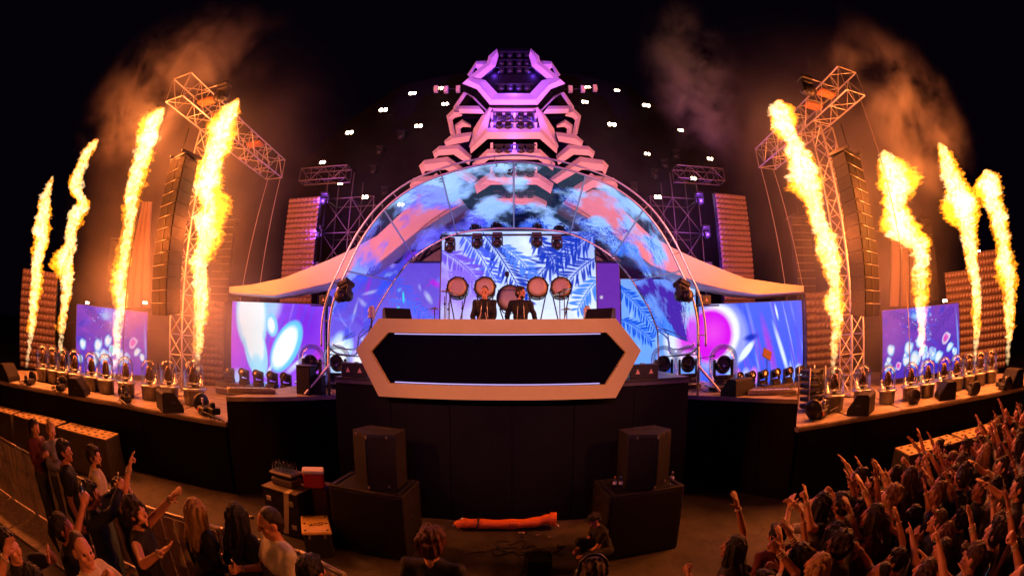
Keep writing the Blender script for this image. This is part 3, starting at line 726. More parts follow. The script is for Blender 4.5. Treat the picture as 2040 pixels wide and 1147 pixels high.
FLAMES = {
 'L4': [(53,733,2),(58,690,5),(65,640,8),(66,600,9),(72,560,11),(75,520,12),(84,480,13),(80,455,15),(86,420,13),(92,390,10),(100,365,7),(106,350,1)],
 'L3': [(120,725,2),(122,690,5),(124,640,8),(130,600,10),(134,570,12),(133,545,16),(128,515,19),(140,490,15),(142,460,11),(150,430,14),(165,405,13),(152,380,13),(155,350,13),(168,320,11),(180,300,11),(190,285,6),(196,281,1)],
 'L2': [(228,752,2),(230,720,6),(233,690,8),(235,655,10),(240,620,10),(240,590,14),(238,560,13),(247,520,11),(252,480,12),(258,440,12),(262,400,13),(265,370,15),(275,335,17),(288,300,19),(295,270,21),(308,240,19),(320,220,10),(328,211,1)],
 'L1': [(395,742,2),(393,715,7),(397,690,9),(397,650,11),(400,620,11),(401,590,16),(400,560,16),(397,530,17),(405,500,20),(412,470,21),(410,440,21),(418,410,23),(410,380,23),(415,350,25),(425,320,21),(438,290,24),(440,260,26),(452,235,21),(465,215,11),(474,202,1)],
 'R1': [(1660,762,2),(1660,730,6),(1662,690,8),(1664,660,10),(1665,630,12),(1658,605,21),(1662,575,13),(1660,550,15),(1655,520,22),(1645,490,24),(1640,460,19),(1625,425,21),(1622,395,17),(1608,365,30),(1600,335,32),(1590,310,24),(1580,285,17),(1565,260,21),(1555,235,23),(1550,212,18),(1550,195,3)],
 'R2': [(1834,760,2),(1836,730,5),(1838,690,8),(1838,650,10),(1834,610,11),(1834,570,12),(1830,540,18),(1835,510,17),(1825,485,26),(1800,465,33),(1790,440,28),(1783,410,23),(1785,385,28),(1785,360,29),(1778,335,24),(1768,315,16),(1760,303,3)],
 'R3': [(1941,738,2),(1943,700,5),(1946,650,9),(1945,610,10),(1944,570,10),(1938,530,13),(1934,500,16),(1930,475,17),(1928,450,15),(1922,420,24),(1912,395,26),(1900,370,20),(1892,345,18),(1885,320,14),(1878,300,9),(1872,288,2)],
 'R4': [(2007,728,2),(2008,700,5),(2011,660,8),(2010,620,10),(2012,580,10),(2008,550,14),(2001,520,16),(2000,490,15),(1995,460,16),(1988,430,19),(1980,405,18),(1973,380,22),(1968,360,21),(1965,345,12),(1963,338,2)]}
FLAB = {'L4': 'leftmost and shortest flame jet, rising past the far left wing edge', 'L3': 'second flame jet from the left edge, bent to one side half way up', 'L2': 'third flame jet from the left edge, in front of the left tulip screen', 'L1': 'tall flame jet rising beside the left speaker hang, crossing the truss arm',
        'R1': 'tallest flame jet on the right, leaning across the right truss tower', 'R2': 'fat bulging flame jet in front of the right tulip screen', 'R3': 'flame jet with bent neck, second from the right edge', 'R4': 'rightmost flame jet at the far end of the right wing'}
def sheet_point(base, px, py):
    d = V(ray(px, py)); nrm = V((base.x, base.y, 0)).normalized()
    t = nrm.dot(base - cam.location) / nrm.dot(d)
    return cam.location + d * t
def flame_mesh(cl, rad, seed, puff, radial=48, steps=110, fringe=False):
    # cl, rad: resampled centre line and radii
    mb = MB(); rows = []
    sd = V((seed * 7.3, seed * 3.1, seed * 1.7))
    vs = []
    for i, (p, r) in enumerate(zip(cl, rad)):
        for k in range(radial):
            a = 2 * math.pi * k / radial; dr = V((math.cos(a), math.sin(a), 0))
            q = p + dr * r
            s = 1.0 / max(r, .12)
            n1 = mnoise.noise(q * 0.9 * s * .5 + sd); n2 = abs(mnoise.noise(q * 3.2 + sd)); n3 = abs(mnoise.noise(q * 7.5 + sd * 2)); n4 = mnoise.noise(q * 15 + sd)
            if fringe:
                env = max(0, mnoise.noise(V((p.z * .9, math.cos(a) * .5, math.sin(a) * .5)) + sd * 3) + .05)
                rr = r * (.78 + 1.05 * env) * (.85 + .6 * n2 + .55 * n3 + .35 * n4)
            else: rr = r * (0.44 + .45 * n1 + .75 * n2 + .55 * n3 + .26 * n4 + .30 * abs(mnoise.noise(q * 26 + sd)))
            vs.append(p + dr * max(rr, .01) + V((0, 0, r * .25 * mnoise.noise(q * 3 + sd))))
    m = len(cl)
    fs = [(i * radial + k, i * radial + (k + 1) % radial, (i + 1) * radial + (k + 1) % radial, (i + 1) * radial + k) for i in range(m - 1) for k in range(radial)]
    fs += [tuple(range(radial - 1, -1, -1)), tuple((m - 1) * radial + k for k in range(radial))]
    mb.add(vs, fs, True)
    return mb
FLAME_BASE = {}
FLAME_W = 400.0
for si, (key, pts) in enumerate(FLAMES.items()):
    deck_py = {'L1': 800, 'L2': 785, 'L3': 769, 'L4': 758, 'R1': 812, 'R2': 791, 'R3': 769, 'R4': 765}[key]
    foot_ = at(pts[0][0], deck_py, Z=WZ); dd = V(ray(pts[0][0], pts[0][1])); base = cam.location + dd * (math.hypot(foot_.x, foot_.y) / math.hypot(dd.x, dd.y))
    FLAME_BASE[key] = base
    P3 = [sheet_point(base, x, y) for x, y, w in pts]
    RD = [(sheet_point(base, x + w, y) - sheet_point(base, x - w, y)).length / 2 for x, y, w in pts]
    arr = dense([(*p,) for p in P3], 26)
    rr = []
    for i in range(len(RD) - 1): rr += [RD[i] + (RD[i + 1] - RD[i]) * j / 26 for j in range(26)]
    rr.append(RD[-1])
    # slow sway in depth so the jet is round from every side
    nrm = V((base.x, base.y, 0)).normalized()
    arr = [p + nrm * (.5 * mnoise.noise(V((p.z * .5, si * 9.0, 0)))) * min(1, (p.z - base.z) / 2) for p in arr]
    fl = thing('flame_jet', FLAB[key], 'flame', base, group='flame jets on the stage wings')
    fm = flame_mesh(arr, rr, si + 1, .4); fm.build('flame_core', M_FLAME, fl, world=True)
    fw = flame_mesh(arr[40:-4], rr[40:-4], si + 31, .4, fringe=True); fw.build('flame_fringe', M_WISP, fl, world=True)
    for t in (.25, .5, .78):
        p = arr[int(len(arr) * t)]
        ld = bpy.data.lights.new('flame_light', 'POINT'); ld.energy = FLAME_W * (1.3 if t > .3 else .7); ld.color = (1.0, .18, .03); ld.shadow_soft_size = .45
        lo = bpy.data.objects.new('flame_light', ld); COL.objects.link(lo); lo.parent = fl; lo.location = p - base

# ================================================================== drifting smoke
def smoke(c, half, dens, label, scale=.40, lo=.42, wid=.25, seed=0.0):
    m = bpy.data.materials.new('drifting_smoke'); m.use_nodes = True
    n = m.node_tree.nodes; l = m.node_tree.links; n.clear()
    o = n.new('ShaderNodeOutputMaterial'); v = n.new('ShaderNodeVolumePrincipled'); v.inputs['Color'].default_value = (.82, .80, .80, 1); v.inputs['Anisotropy'].default_value = .15
    tc = n.new('ShaderNodeTexCoord'); nz = n.new('ShaderNodeTexNoise'); nz.noise_dimensions = '4D'; nz.inputs['W'].default_value = seed
    nz.inputs['Scale'].default_value = scale; nz.inputs['Detail'].default_value = 3.0; nz.inputs['Roughness'].default_value = .62; nz.inputs['Distortion'].default_value = .5
    l.new(tc.outputs['Object'], nz.inputs['Vector'])
    dv = n.new('ShaderNodeVectorMath'); dv.operation = 'DIVIDE'; dv.inputs[1].default_value = half; l.new(tc.outputs['Object'], dv.inputs[0])
    ln = n.new('ShaderNodeVectorMath'); ln.operation = 'LENGTH'; l.new(dv.outputs[0], ln.inputs[0])
    f0 = n.new('ShaderNodeMapRange'); f0.interpolation_type = 'SMOOTHERSTEP'; f0.inputs['From Min'].default_value = 0.0; f0.inputs['From Max'].default_value = .98; f0.inputs['To Min'].default_value = 1; f0.inputs['To Max'].default_value = 0
    l.new(ln.outputs['Value'], f0.inputs['Value']); fo = n.new('ShaderNodeMath'); fo.operation = 'POWER'; fo.inputs[1].default_value = 1.5; l.new(f0.outputs[0], fo.inputs[0])
    mr = n.new('ShaderNodeMapRange'); mr.inputs['From Min'].default_value = lo; mr.inputs['From Max'].default_value = lo + wid; mr.inputs['To Min'].default_value = 0; mr.inputs['To Max'].default_value = dens
    l.new(nz.outputs['Fac'], mr.inputs['Value'])
    mu = n.new('ShaderNodeMath'); mu.operation = 'MULTIPLY'; l.new(mr.outputs[0], mu.inputs[0]); l.new(fo.outputs[0], mu.inputs[1]); l.new(mu.outputs[0], v.inputs['Density'])
    l.new(v.outputs[0], o.inputs['Volume']); m.cycles.volume_step_rate = 1.0 / max(.1, max(half) * .2)
    b = MB().ball((0, 0, 0), half, 20, 14).build('smoke', m); b.location = c
    tag(b, label, None, kind='stuff')
smoke((-12.5, 10.2, 8.2), (10.5, 2.8, 9.0), .22, 'brown and orange smoke drifting through the left flames', lo=.28, wid=.45, seed=1.0)
smoke((12.8, 9.8, 8.6), (10.5, 2.8, 9.4), .26, 'brown and orange smoke drifting through the right flames', lo=.28, wid=.45, seed=4.0)
smoke((13.6, 7.2, 11.0), (6.5, 2.0, 4.6), 1.3, 'bright orange smoke cloud above the right end flames', scale=.6, lo=.48, wid=.2, seed=2.0)
smoke((-12.0, 8.0, 11.6), (7.0, 2.0, 4.4), .9, 'dark orange smoke cloud above the left flames', scale=.6, lo=.48, wid=.2, seed=3.0)
smoke((7.6, 13.5, 14.5), (3.2, 1.8, 6.4), .8, 'violet smoke column high right of the tower', scale=.7, lo=.45, wid=.2, seed=5.0)
smoke((0.5, 17.2, 9.0), (14.0, 2.6, 8.5), .15, 'violet haze hanging between the tower and the black scrim', scale=.25, lo=.30, wid=.4, seed=8.0)
smoke((-11.8, 9.0, 3.8), (8.0, 2.8, 4.2), .30, 'orange and violet smoke lying low over the left wing', lo=.34, wid=.3, seed=11.0)
smoke((12.5, 9.4, 4.2), (8.0, 2.6, 4.2), .11, 'thin smoke lying low over the right wing', lo=.34, wid=.3, seed=12.0)
smoke((-8.8, 10.6, 4.0), (4.4, 2.2, 4.2), .24, 'blue smoke before the left side screen', seed=6.0, lo=.34)

# ================================================================== front-of-house spotlights (behind the viewer, on their own masts)
M_MASTGREY = mat('painted_mast_steel', (.1, .1, .1), .5)
def foh(loc, target, color, watt, ang, label, blend=.6):
    t = thing('front_spotlight', label, 'spotlight', loc)
    d = (V(target) - V(loc)); q = d.to_track_quat('-Z', 'Y').to_matrix()
    MB().lathe([(.12, .25), (.17, .2), (.17, -.2), (.19, -.22), (.19, -.26), (.17, -.26), (.165, -.2)], (0, 0, 0), 16, axis=q).build('housing', M_PLASTIC, t)
    MB().tube((0, 0, -.1), (0, 0, -loc[2]), .05).build('mast', M_MASTGREY, t)
    ld = bpy.data.lights.new('spot', 'SPOT'); ld.energy = watt; ld.color = color; ld.spot_size = math.radians(ang); ld.spot_blend = blend; ld.shadow_soft_size = .12
    lo = bpy.data.objects.new('spot', ld); COL.objects.link(lo); lo.parent = t; lo.rotation_euler = d.to_track_quat('-Z', 'Y').to_euler(); lo.location = d.normalized() * .3
foh((-9.0, -5.0, 7.0), (0, 13.5, 13.6), (.30, .05, 1.0), 16000, 13, 'violet spotlight on a mast behind the left crowd')
foh((9.0, -5.0, 7.0), (0, 13.5, 13.6), (.36, .05, 1.0), 16000, 13, 'violet spotlight on a mast behind the right crowd')
foh((-6.5, -6.0, 6.0), (-4.0, 13.0, 9.8), (1.0, .23, .28), 15000, 33, 'pink spotlight on a mast behind the left crowd')
foh((6.5, -6.0, 6.0), (4.0, 13.0, 9.8), (1.0, .23, .28), 15000, 33, 'pink spotlight on a mast behind the right crowd')

# added violet point lights among the plates, tinting the tower's inner faces
for x, y, Y, w in ((985, 150, 13.95, 30), (1062, 150, 13.95, 30), (1023, 176, 13.5, 25), (1023, 222, 13.0, 22), (985, 240, 13.1, 12), (1062, 240, 13.1, 12), (1023, 290, 12.8, 14), (900, 255, 14.2, 14), (1147, 255, 14.2, 14), (900, 300, 14.3, 14), (1147, 300, 14.3, 14)):
    ld = bpy.data.lights.new('violet_fill', 'POINT'); ld.energy = w; ld.color = (.20, .05, 1.0); ld.shadow_soft_size = .08
    lo = bpy.data.objects.new('violet_fill', ld); COL.objects.link(lo); lo.parent = tw; lo.location = at(x, y, Y=Y) - tw.location
foh((-2.0, -7.0, 8.0), (-5.5, 3.2, .8), (1.0, .24, .045), 600, 56, 'amber spotlight on a mast behind the viewer lighting the left crowd')
foh((2.5, -7.0, 8.0), (5.5, 2.6, 1.2), (1.0, .12, .02), 140, 56, 'amber spotlight on a mast behind the viewer lighting the right crowd')

foh((-5.0, -6.5, 8.5), (-.6, 8.0, 3.5), (1.0, .30, .04), 3400, 22, 'orange spotlight on a mast left of the viewer aimed at the booth')
foh((5.0, -6.5, 8.5), (.6, 8.0, 3.5), (1.0, .30, .04), 3400, 22, 'orange spotlight on a mast right of the viewer aimed at the booth')

foh((0.0, -9.0, 9.5), (0, 12.0, 7.0), (.40, .09, 1.0), 2600, 50, 'added violet flood far behind the viewer, tinting the shadows of the whole stage')  # added fill light, a weak violet wash over everything on stage
ORD = ['first', 'second', 'third', 'fourth', 'fifth', 'sixth', 'seventh', 'eighth', 'ninth', 'tenth', 'eleventh', 'twelfth', 'thirteenth', 'fourteenth', 'fifteenth', 'sixteenth']
M_WARM = emit('warm_blinder_glow', (1.0, .72, .42), 40.0)
M_AMBER = emit('amber_lens_glow', (1.0, .62, .30), 1.6)
M_WHITEGLOW = emit('white_lamp_glow', (.80, .82, 1.0), 14.0)
def clear_glass(name, tint=(.96, .97, 1.0)):
    m = bpy.data.materials.new(name); m.use_nodes = True
    n = m.node_tree.nodes; l = m.node_tree.links; n.clear()
    o = n.new('ShaderNodeOutputMaterial'); tr = n.new('ShaderNodeBsdfTransparent'); gl = n.new('ShaderNodeBsdfGlossy'); mx = n.new('ShaderNodeMixShader'); fr = n.new('ShaderNodeFresnel')
    fr.inputs['IOR'].default_value = 1.5; gl.inputs['Roughness'].default_value = .06; tr.inputs['Color'].default_value = (*tint, 1)
    mu = n.new('ShaderNodeMath'); mu.operation = 'MULTIPLY_ADD'; mu.inputs[1].default_value = .6; mu.inputs[2].default_value = .03; mu.use_clamp = True
    l.new(fr.outputs[0], mu.inputs[0]); l.new(mu.outputs[0], mx.inputs[0]); l.new(tr.outputs[0], mx.inputs[1]); l.new(gl.outputs[0], mx.inputs[2]); l.new(mx.outputs[0], o.inputs['Surface'])
    return m
M_GLASS = clear_glass('clear_dome_glass')

# ------------------------------------------------------------------ moving-head lamps
def moving_head(tilt, lens_mat, cat='lamp', name='moving_head_lamp'):
    t = thing(name, '', cat)
    MB().bbox((0, 0, .06), (.34, .28, .12), .025).build('base', M_PLASTIC, t)
    yk = MB()
    for s in (-1, 1): yk.bbox((s * .165, 0, .30), (.05, .13, .32), .015)
    yk.bbox((0, 0, .15), (.36, .15, .06), .015); yk.build('yoke', M_PLASTIC, t)
    q = Matrix.Rotation(tilt, 3, 'X')
    c = V((0, 0, .36))
    h = MB().lathe([(.03, -.2), (.10, -.19), (.125, -.15), (.13, .0), (.125, .08), (.135, .10), (.135, .19), (.115, .19), (.112, .165)], c, 18, axis=q)
    for k in range(5): h.lathe([(.133, -.13 + k * .03), (.14, -.125 + k * .03), (.133, -.115 + k * .03)], c, 18, axis=q)
    hd = h.build('head', M_PLASTIC, t)
    MB().lathe([(0.0001, .172), (.06, .176), (.112, .166)], c, 18, axis=q).build('lens', lens_mat, hd)
    return t
MH_UP = moving_head(math.radians(75), M_LENS)          # standing, aimed at the audience
MH_HANG = moving_head(math.radians(125), M_LENS)
MH_LIT = moving_head(math.radians(110), M_AMBER)
def hang(o, yaw=0.0):
    o.rotation_euler = (math.pi, 0, yaw); return o
# rows hung inside the tower
rows = [(104, 'topmost tower row', 13.75, .95), (120, 'second tower row from the top', 13.75, .95), (134, 'third tower row from the top', 13.75, .95), (168, 'row low in the hexagon opening', 13.75, 1.0), (224, 'upper row on the tower body', 13.2, 1.0), (243, 'lower row on the tower body', 13.2, 1.0), (289, 'row under the tower body', 12.9, 1.05), (338, 'upper row behind the clear arch top', 12.85, 1.05), (381, 'lower row behind the clear arch top', 12.85, 1.05)]
for ry, lab, Y, sc in rows:
    xs = (998.6, 1015.6, 1034, 1050) if ry < 200 else (994.5, 1012.4, 1037.5, 1055.7)
    pa = at(xs[0] - 12, ry, Y=Y); pb = at(xs[-1] + 12, ry, Y=Y)
    rod('lamp_rail', pa, pb, .03, M_MATTE, tw)
    for k, x in enumerate(xs):
        p = at(x, ry, Y=Y)
        pr = MH_LIT if (k == 3 and ry in (134, 168)) else MH_HANG
        o = place(pr, p, 0, '%s moving-head lamp from the left, %s' % (ORD[k], lab), 'moving heads hung in the tower', sc * .62)
        hang(o)
# row under the inner hoop above the fern screen
hr = thing('lamp_truss', 'black truss bar above the fern screen carrying five hanging lamps', 'truss', (0, 13.5, 7.0))
zt = at(1020, 462, Y=13.55).z
MB().tube(at(770, 505, Y=13.6) * 1.0 + V((0, 0, .2)), at(880, 470, Y=13.6), .03).tube(at(880, 470, Y=13.6), at(1150, 468, Y=13.6), .035).build('bar', M_MATTE, hr, world=True)
for k, (x, y) in enumerate(((897, 474), (951, 466), (991, 464), (1069, 464), (1109, 468))):
    o = hang(place(MH_HANG, at(x, y, Y=13.5), 0, '%s lamp from the left hanging above the fern screen' % ORD[k], 'lamps above the fern screen', .95))
# standing rows before the side screens
def riser(x0, x1, y, z, lab):
    t = thing('low_riser', lab, 'riser', ((x0 + x1) / 2, y, WZ))
    MB().box(((x0 + x1) / 2, y, (WZ + z) / 2), (abs(x1 - x0), .5, z - WZ - .004)).build('top', M_DARKDECK, t, world=True)
    MB().box(((x0 + x1) / 2, y - .26, (WZ + z) / 2), (abs(x1 - x0), .015, .06)).build('edge_strip', M_ALU, t, world=True)
for side, xs in ((-1, (458, 487, 515, 543, 570)), (1, (1470, 1494, 1519, 1544, 1569, 1593))):
    lab = 'left' if side < 0 else 'right'
    yy = 11.7; zr = at(xs[2], 768, Y=yy).z
    pts = [V((at(x, 760, Y=yy).x, yy, zr)) for x in xs]
    riser(min(p.x for p in pts) - .5, max(p.x for p in pts) + .5, yy, zr, 'low black riser under the %s side screen with a row of lamps' % lab)
    for k, p in enumerate(pts):
        place(MH_UP, p, 0, '%s floor lamp from the left in the row below the %s side screen' % (ORD[k], lab), 'floor lamps below the side screens', 1.0)
# lamps clamped to the arch legs
for x, y, sg, lab in ((690, 563, -1, 'left'), (1357, 563, 1, 'right')):
    p = at(x, y, Y=9.95); o = place(MH_HANG, p, 0, 'big lamp clamped to the %s leg of the clear arch' % lab, 'lamps on the arch legs', 1.15)
    o.rotation_euler = (math.pi - .5, .3 * sg, .4 * sg)
# pairs standing in tall glass jars behind the side blocks
def bell_jar(r, h, ped_r, ped_h, lamp=True):
    t = thing('glass_dome_lamp', '', 'lamp')
    MB().lathe([(ped_r * .92, 0), (ped_r * .95, .03), (ped_r, ped_h * .96), (ped_r * 1.02, ped_h)], n=24).build('pedestal', mat('brushed_steel_pedestal', (.22, .21, .2), .38, .8, vary=.35, scale=10), t)
    MB().lathe([(r * 1.28, ped_h), (r * 1.3, ped_h + .02), (r * 1.26, ped_h + .045), (r * 1.04, ped_h + .055)], n=28).build('rim', M_CHROME, t)
    prof = [(r, ped_h + .05), (r * 1.0, ped_h + h - r)] + [(r * math.cos(a), ped_h + h - r + r * math.sin(a)) for a in [math.radians(d) for d in range(10, 90, 10)]] + [(.0001, ped_h + h)]
    g_ = MB(); g_.lathe(prof, n=28); g_.build('glass_dome', M_GLASS, t)
    if lamp:
        l_ = MB().lathe([(.05, ped_h), (.06, ped_h + .08), (r * .36, ped_h + .12), (r * .46, ped_h + .22), (r * .42, ped_h + h * .55), (r * .26, ped_h + h * .72), (.0001, ped_h + h * .76)], n=16)
        for k in range(4): l_.bbox((r * .45 * math.cos(k * 1.57), r * .45 * math.sin(k * 1.57), ped_h + .26), (.04, .04, .12), .01)
        l_.build('lamp_body', mat('bronze_lamp_body', (.16, .11, .08), .3, .85, vary=.3, scale=14), t)
        MB().lathe([(r * .66, ped_h + .12), (r * .7, ped_h + .13), (r * .66, ped_h + .15)], n=18).build('collar', M_CHROME, t)
    return t
DOME = bell_jar(.235, .66, .25, .32)
JAR = bell_jar(.42, 1.15, .44, .12, False)
domes_r = [(1660, 817, 1.12), (1716, 803, 1.05), (1766, 803, 1.0), (1812, 796, 1.0), (1846, 790, 1.0), (1878, 782, 1.0), (1903, 777, 1.0), (1928, 772, 1.0), (1950, 767, 1.0), (1972, 762, 1.0)]
domes_l = [(388, 806, 1.12), (338, 798, 1.05), (300, 795, 1.0), (253, 789, 1.0), (213, 783, 1.0), (185, 777, 1.0), (152, 771, 1.0), (128, 767, 1.0), (108, 763, 1.0), (88, 759, 1.0)]
for arr_, lab in ((domes_l, 'left'), (domes_r, 'right')):
    for k, (x, y, sc) in enumerate(arr_):
        place(DOME, at(x, y, Z=WZ), 0, '%s glass dome lamp from the stage centre along the %s wing' % (ORD[k], lab), 'glass dome lamps along the wings', sc * (1.18 if lab == 'left' else 1.05))
for k, (x, y) in enumerate(((622, 770), (672, 768), (1322, 768), (1370, 770), (1440, 775))):
    p = at(x, y, Z=2.42 if 500 < x < 1500 else BZ); p = V((p.x, min(p.y, 12.9), BZ)); d = V((p.x, p.y, 0)); 
    lab = ['outer jar left of the booth', 'inner jar left of the booth', 'inner jar right of the booth', 'middle jar right of the booth', 'outer jar right of the booth']
    place(JAR, p, 0, 'large clear glass jar over a lamp, %s' % lab[k], 'large glass jars')
    o = place(MH_UP, p + V((0, 0, .13)), .3 if x < 1000 else -.4, 'tall lamp standing inside the %s' % lab[k], 'lamps inside the large jars', 1.55)

# ------------------------------------------------------------------ blinders on the scrim
def blinder():
    t = thing('blinder_lamp', '', 'lamp')
    MB().bbox((0, .06, 0), (.46, .16, .2), .03).build('housing', M_MATTE, t)
    for s in (-1, 1):
        c = MB().lathe([(.11, .03), (.115, -.04), (.10, -.04), (.096, 0)], (s * .115, 0, 0), 14, axis=Matrix.Rotation(math.pi / 2, 3, 'X')).build('lens_ring', M_MATTE, t)
        MB().lathe([(.0001, -.0), (.105, 0.0)], (s * .115, -.05, 0), 14, axis=Matrix.Rotation(math.pi / 2, 3, 'X')).build('bulb', M_WARM, c)
    MB().box((0, .1, .14), (.5, .03, .03)).box((-.24, .1, .05), (.02, .03, .2)).box((.24, .1, .05), (.02, .03, .2)).build('bracket', M_MATTE, t)
    return t
BL = blinder()
bl = [(876, 177, 'beside the white cubes left of the tower'), (822, 187, 'second on the upper left arc from the tower'), (764, 220, 'third on the upper left arc from the tower'), (697, 265, 'fourth on the upper left arc from the tower'), (643, 324, 'lowest on the upper left arc'),
      (887, 208, 'just left of the tower below the cubes'), (834, 252, 'middle of the inner left column'), (678, 366, 'next to the left scaffold top'), (727, 393, 'low between the left scaffold and arch'), (799, 408, 'seen through the left shoulder of the arch'),
      (1171, 175, 'beside the white cubes right of the tower'), (1229, 181, 'second on the upper right arc from the tower'), (1287, 211, 'third on the upper right arc from the tower'), (1356, 260, 'fourth on the upper right arc from the tower'), (1414, 317, 'lowest on the upper right arc'),
      (1165, 204, 'just right of the tower below the cubes'), (1219, 249, 'middle of the inner right column'), (1289, 307, 'lower inner right column'), (1381, 356, 'next to the right scaffold top'), (1310, 393, 'low between the right scaffold and arch')]
for x, y, w in bl:
    place(BL, at(x, y, Y=20.42), 0, 'lit twin blinder lamp, %s' % w, 'lit blinders on the black scrim', .7 + .45 * R.random())
for x, y, Y_, w in ((174, 603, 10.2, 'on the outer top corner of the left tulip screen'), (289, 603, 10.9, 'on the inner top corner of the left tulip screen'), (1882, 599, 8.0, 'on the outer top corner of the right tulip screen'), (1950, 500, 8.3, 'on top of the stepped cushion wall')):
    place(BL, at(x, y, Y=Y_), .7 if x < 1000 else -.7, 'lit twin lamp %s' % w, 'lit lamps above the wings', .45)
for k, (x, y) in enumerate(((758, 292), (800, 262), (745, 330), (768, 372), (1303, 338), (1322, 318), (1262, 365), (1345, 300))):
    hang(place(MH_LIT if k in (1, 7) else MH_HANG, at(x, y, Y=20.2), 0, '%s unlit lamp hanging on the scrim, %s of the tower' % (ORD[k % 4], 'left' if x < 1000 else 'right'), 'dark lamps on the scrim', 1.0))
    rod('lamp_bar', at(x - 9, y - 1, Y=20.35), at(x + 9, y - 1, Y=20.35), .03, M_MATTE, bdp)
for k, (x, y, lab) in enumerate(((869, 178, 'outer left'), (889, 179, 'middle left'), (913, 178, 'inner left'), (1136, 178, 'inner right'), (1161, 178, 'middle right'), (1185, 176, 'outer right'))):
    p = at(x, y, Y=14.2); t = MB().bbox((0, 0, 0), (.17, .2, .27), .015).build('foam_cube', M_WHITE); t.location = p
    tag(t, '%s of the small white cubes on the arm beside the tower top' % lab, 'cube', 'white cubes beside the tower')
for s, xs in ((-1, (862, 945)), (1, (1190, 1102))):
    rod('side_arm', at(xs[0], 176, Y=14.4), at(xs[1], 180, Y=14.6), .03, M_MATTE, tw)

# ------------------------------------------------------------------ lattice towers, truss arms, ropes
def box_truss(root, p0, p1, w, bays, m, up=V((0, 0, 1)), chord=.032, brace=.018):
    p0, p1 = V(p0), V(p1); d = (p1 - p0); L = d.length; d.normalize()
    s = d.cross(up).normalized(); u = s.cross(d).normalized()
    cs = [(s * a + u * b) * w / 2 for a, b in ((-1, -1), (1, -1), (1, 1), (-1, 1))]
    for c in cs: rod('chord', p0 + c, p1 + c, chord, m, root, 8)
    for i in range(bays + 1):
        q = p0 + d * L * i / bays
        for k in range(4):
            if i in (0, bays) or k % 2 == i % 2: rod('batten', q + cs[k], q + cs[(k + 1) % 4], brace, m, root)
        if i < bays:
            q2 = p0 + d * L * (i + 1) / bays
            for k in range(4):
                a, b = (k, (k + 1) % 4) if i % 2 == 0 else ((k + 1) % 4, k)
                rod('brace', q + cs[a], q2 + cs[b], brace, m, root)
M_ROPE = mat('steel_rope', (.42, .38, .34), .5)
for side in (-1, 1):
    lab = 'left' if side < 0 else 'right'
    n_, f_ = (V((-10.15, 7.7, 11.0)), V((-10.4, 15.2, 11.0))) if side < 0 else (V((10.1, 7.3, 11.0)), V((10.55, 13.9, 11.0)))
    ta = thing('truss_beam', 'orange-lit box truss arm high above the %s flames, pointing at the audience' % lab, 'truss', n_)
    box_truss(ta, n_, f_, .85, 12, M_ALU)
    for k in (.22, .36, .72):
        p = n_.lerp(f_, k); MB().bbox((p.x, p.y, p.z + .32), (.75, .38, .16), .05).build('chain_hoist', mat('orange_canvas_bag', (.55, .22, .08), .7, vary=.3), ta, world=True)
    tp = V((10.55 * side, 9.9, WZ)) if side > 0 else V((-10.35, 10.2, WZ))
    tt = thing('truss_tower', 'upright lattice tower holding the %s truss arm' % lab, 'truss', tp)
    box_truss(tt, tp, V((tp.x, tp.y, 10.55)), .62, 14, M_ALU, up=V((0, 1, 0)))
    MB().bbox((tp.x, tp.y, WZ + .06), (1.1, 1.1, .1), .02).build('base_plate', M_ALU, tt, world=True)
    # guy ropes from the far end
    for k, dx in enumerate((-.35, .35)):
        a_ = f_ + V((dx, 0, -.45)); b_ = V((f_.x + dx * 1.6 + (.3 * side), f_.y - 1.0, 5.6))
        t = thing('steel_rope', '%s thin rope hanging from the far end of the %s truss arm' % (['inner', 'outer'][(k == 0) == (side < 0)], lab), 'rope', a_); rod('strand', a_, V((b_.x, b_.y, 2.0)), .014, M_ROPE, t)
    t = thing('steel_rope', 'thin taut rope running down in front of the %s speaker hang' % lab, 'rope', n_); rod('strand', n_ + V((.1 * side, -.0, -.4)), V((n_.x + .6 * side - (.2 * side), n_.y - .1, 1.82)), .014, M_ROPE, t)
    # fixture high on the arm
    o = place(MH_HANG, V((n_.x - 1.1 * side, n_.y + 1.2, n_.z + .5)), 0, 'dark lamp on an outrigger beside the %s truss arm' % lab, 'lamps on the truss arms', 1.4); hang(o)
    rod('outrigger', V((n_.x, n_.y + 1.2, n_.z + .52)), V((n_.x - 1.1 * side, n_.y + 1.2, n_.z + .52)), .03, M_ALU, ta)

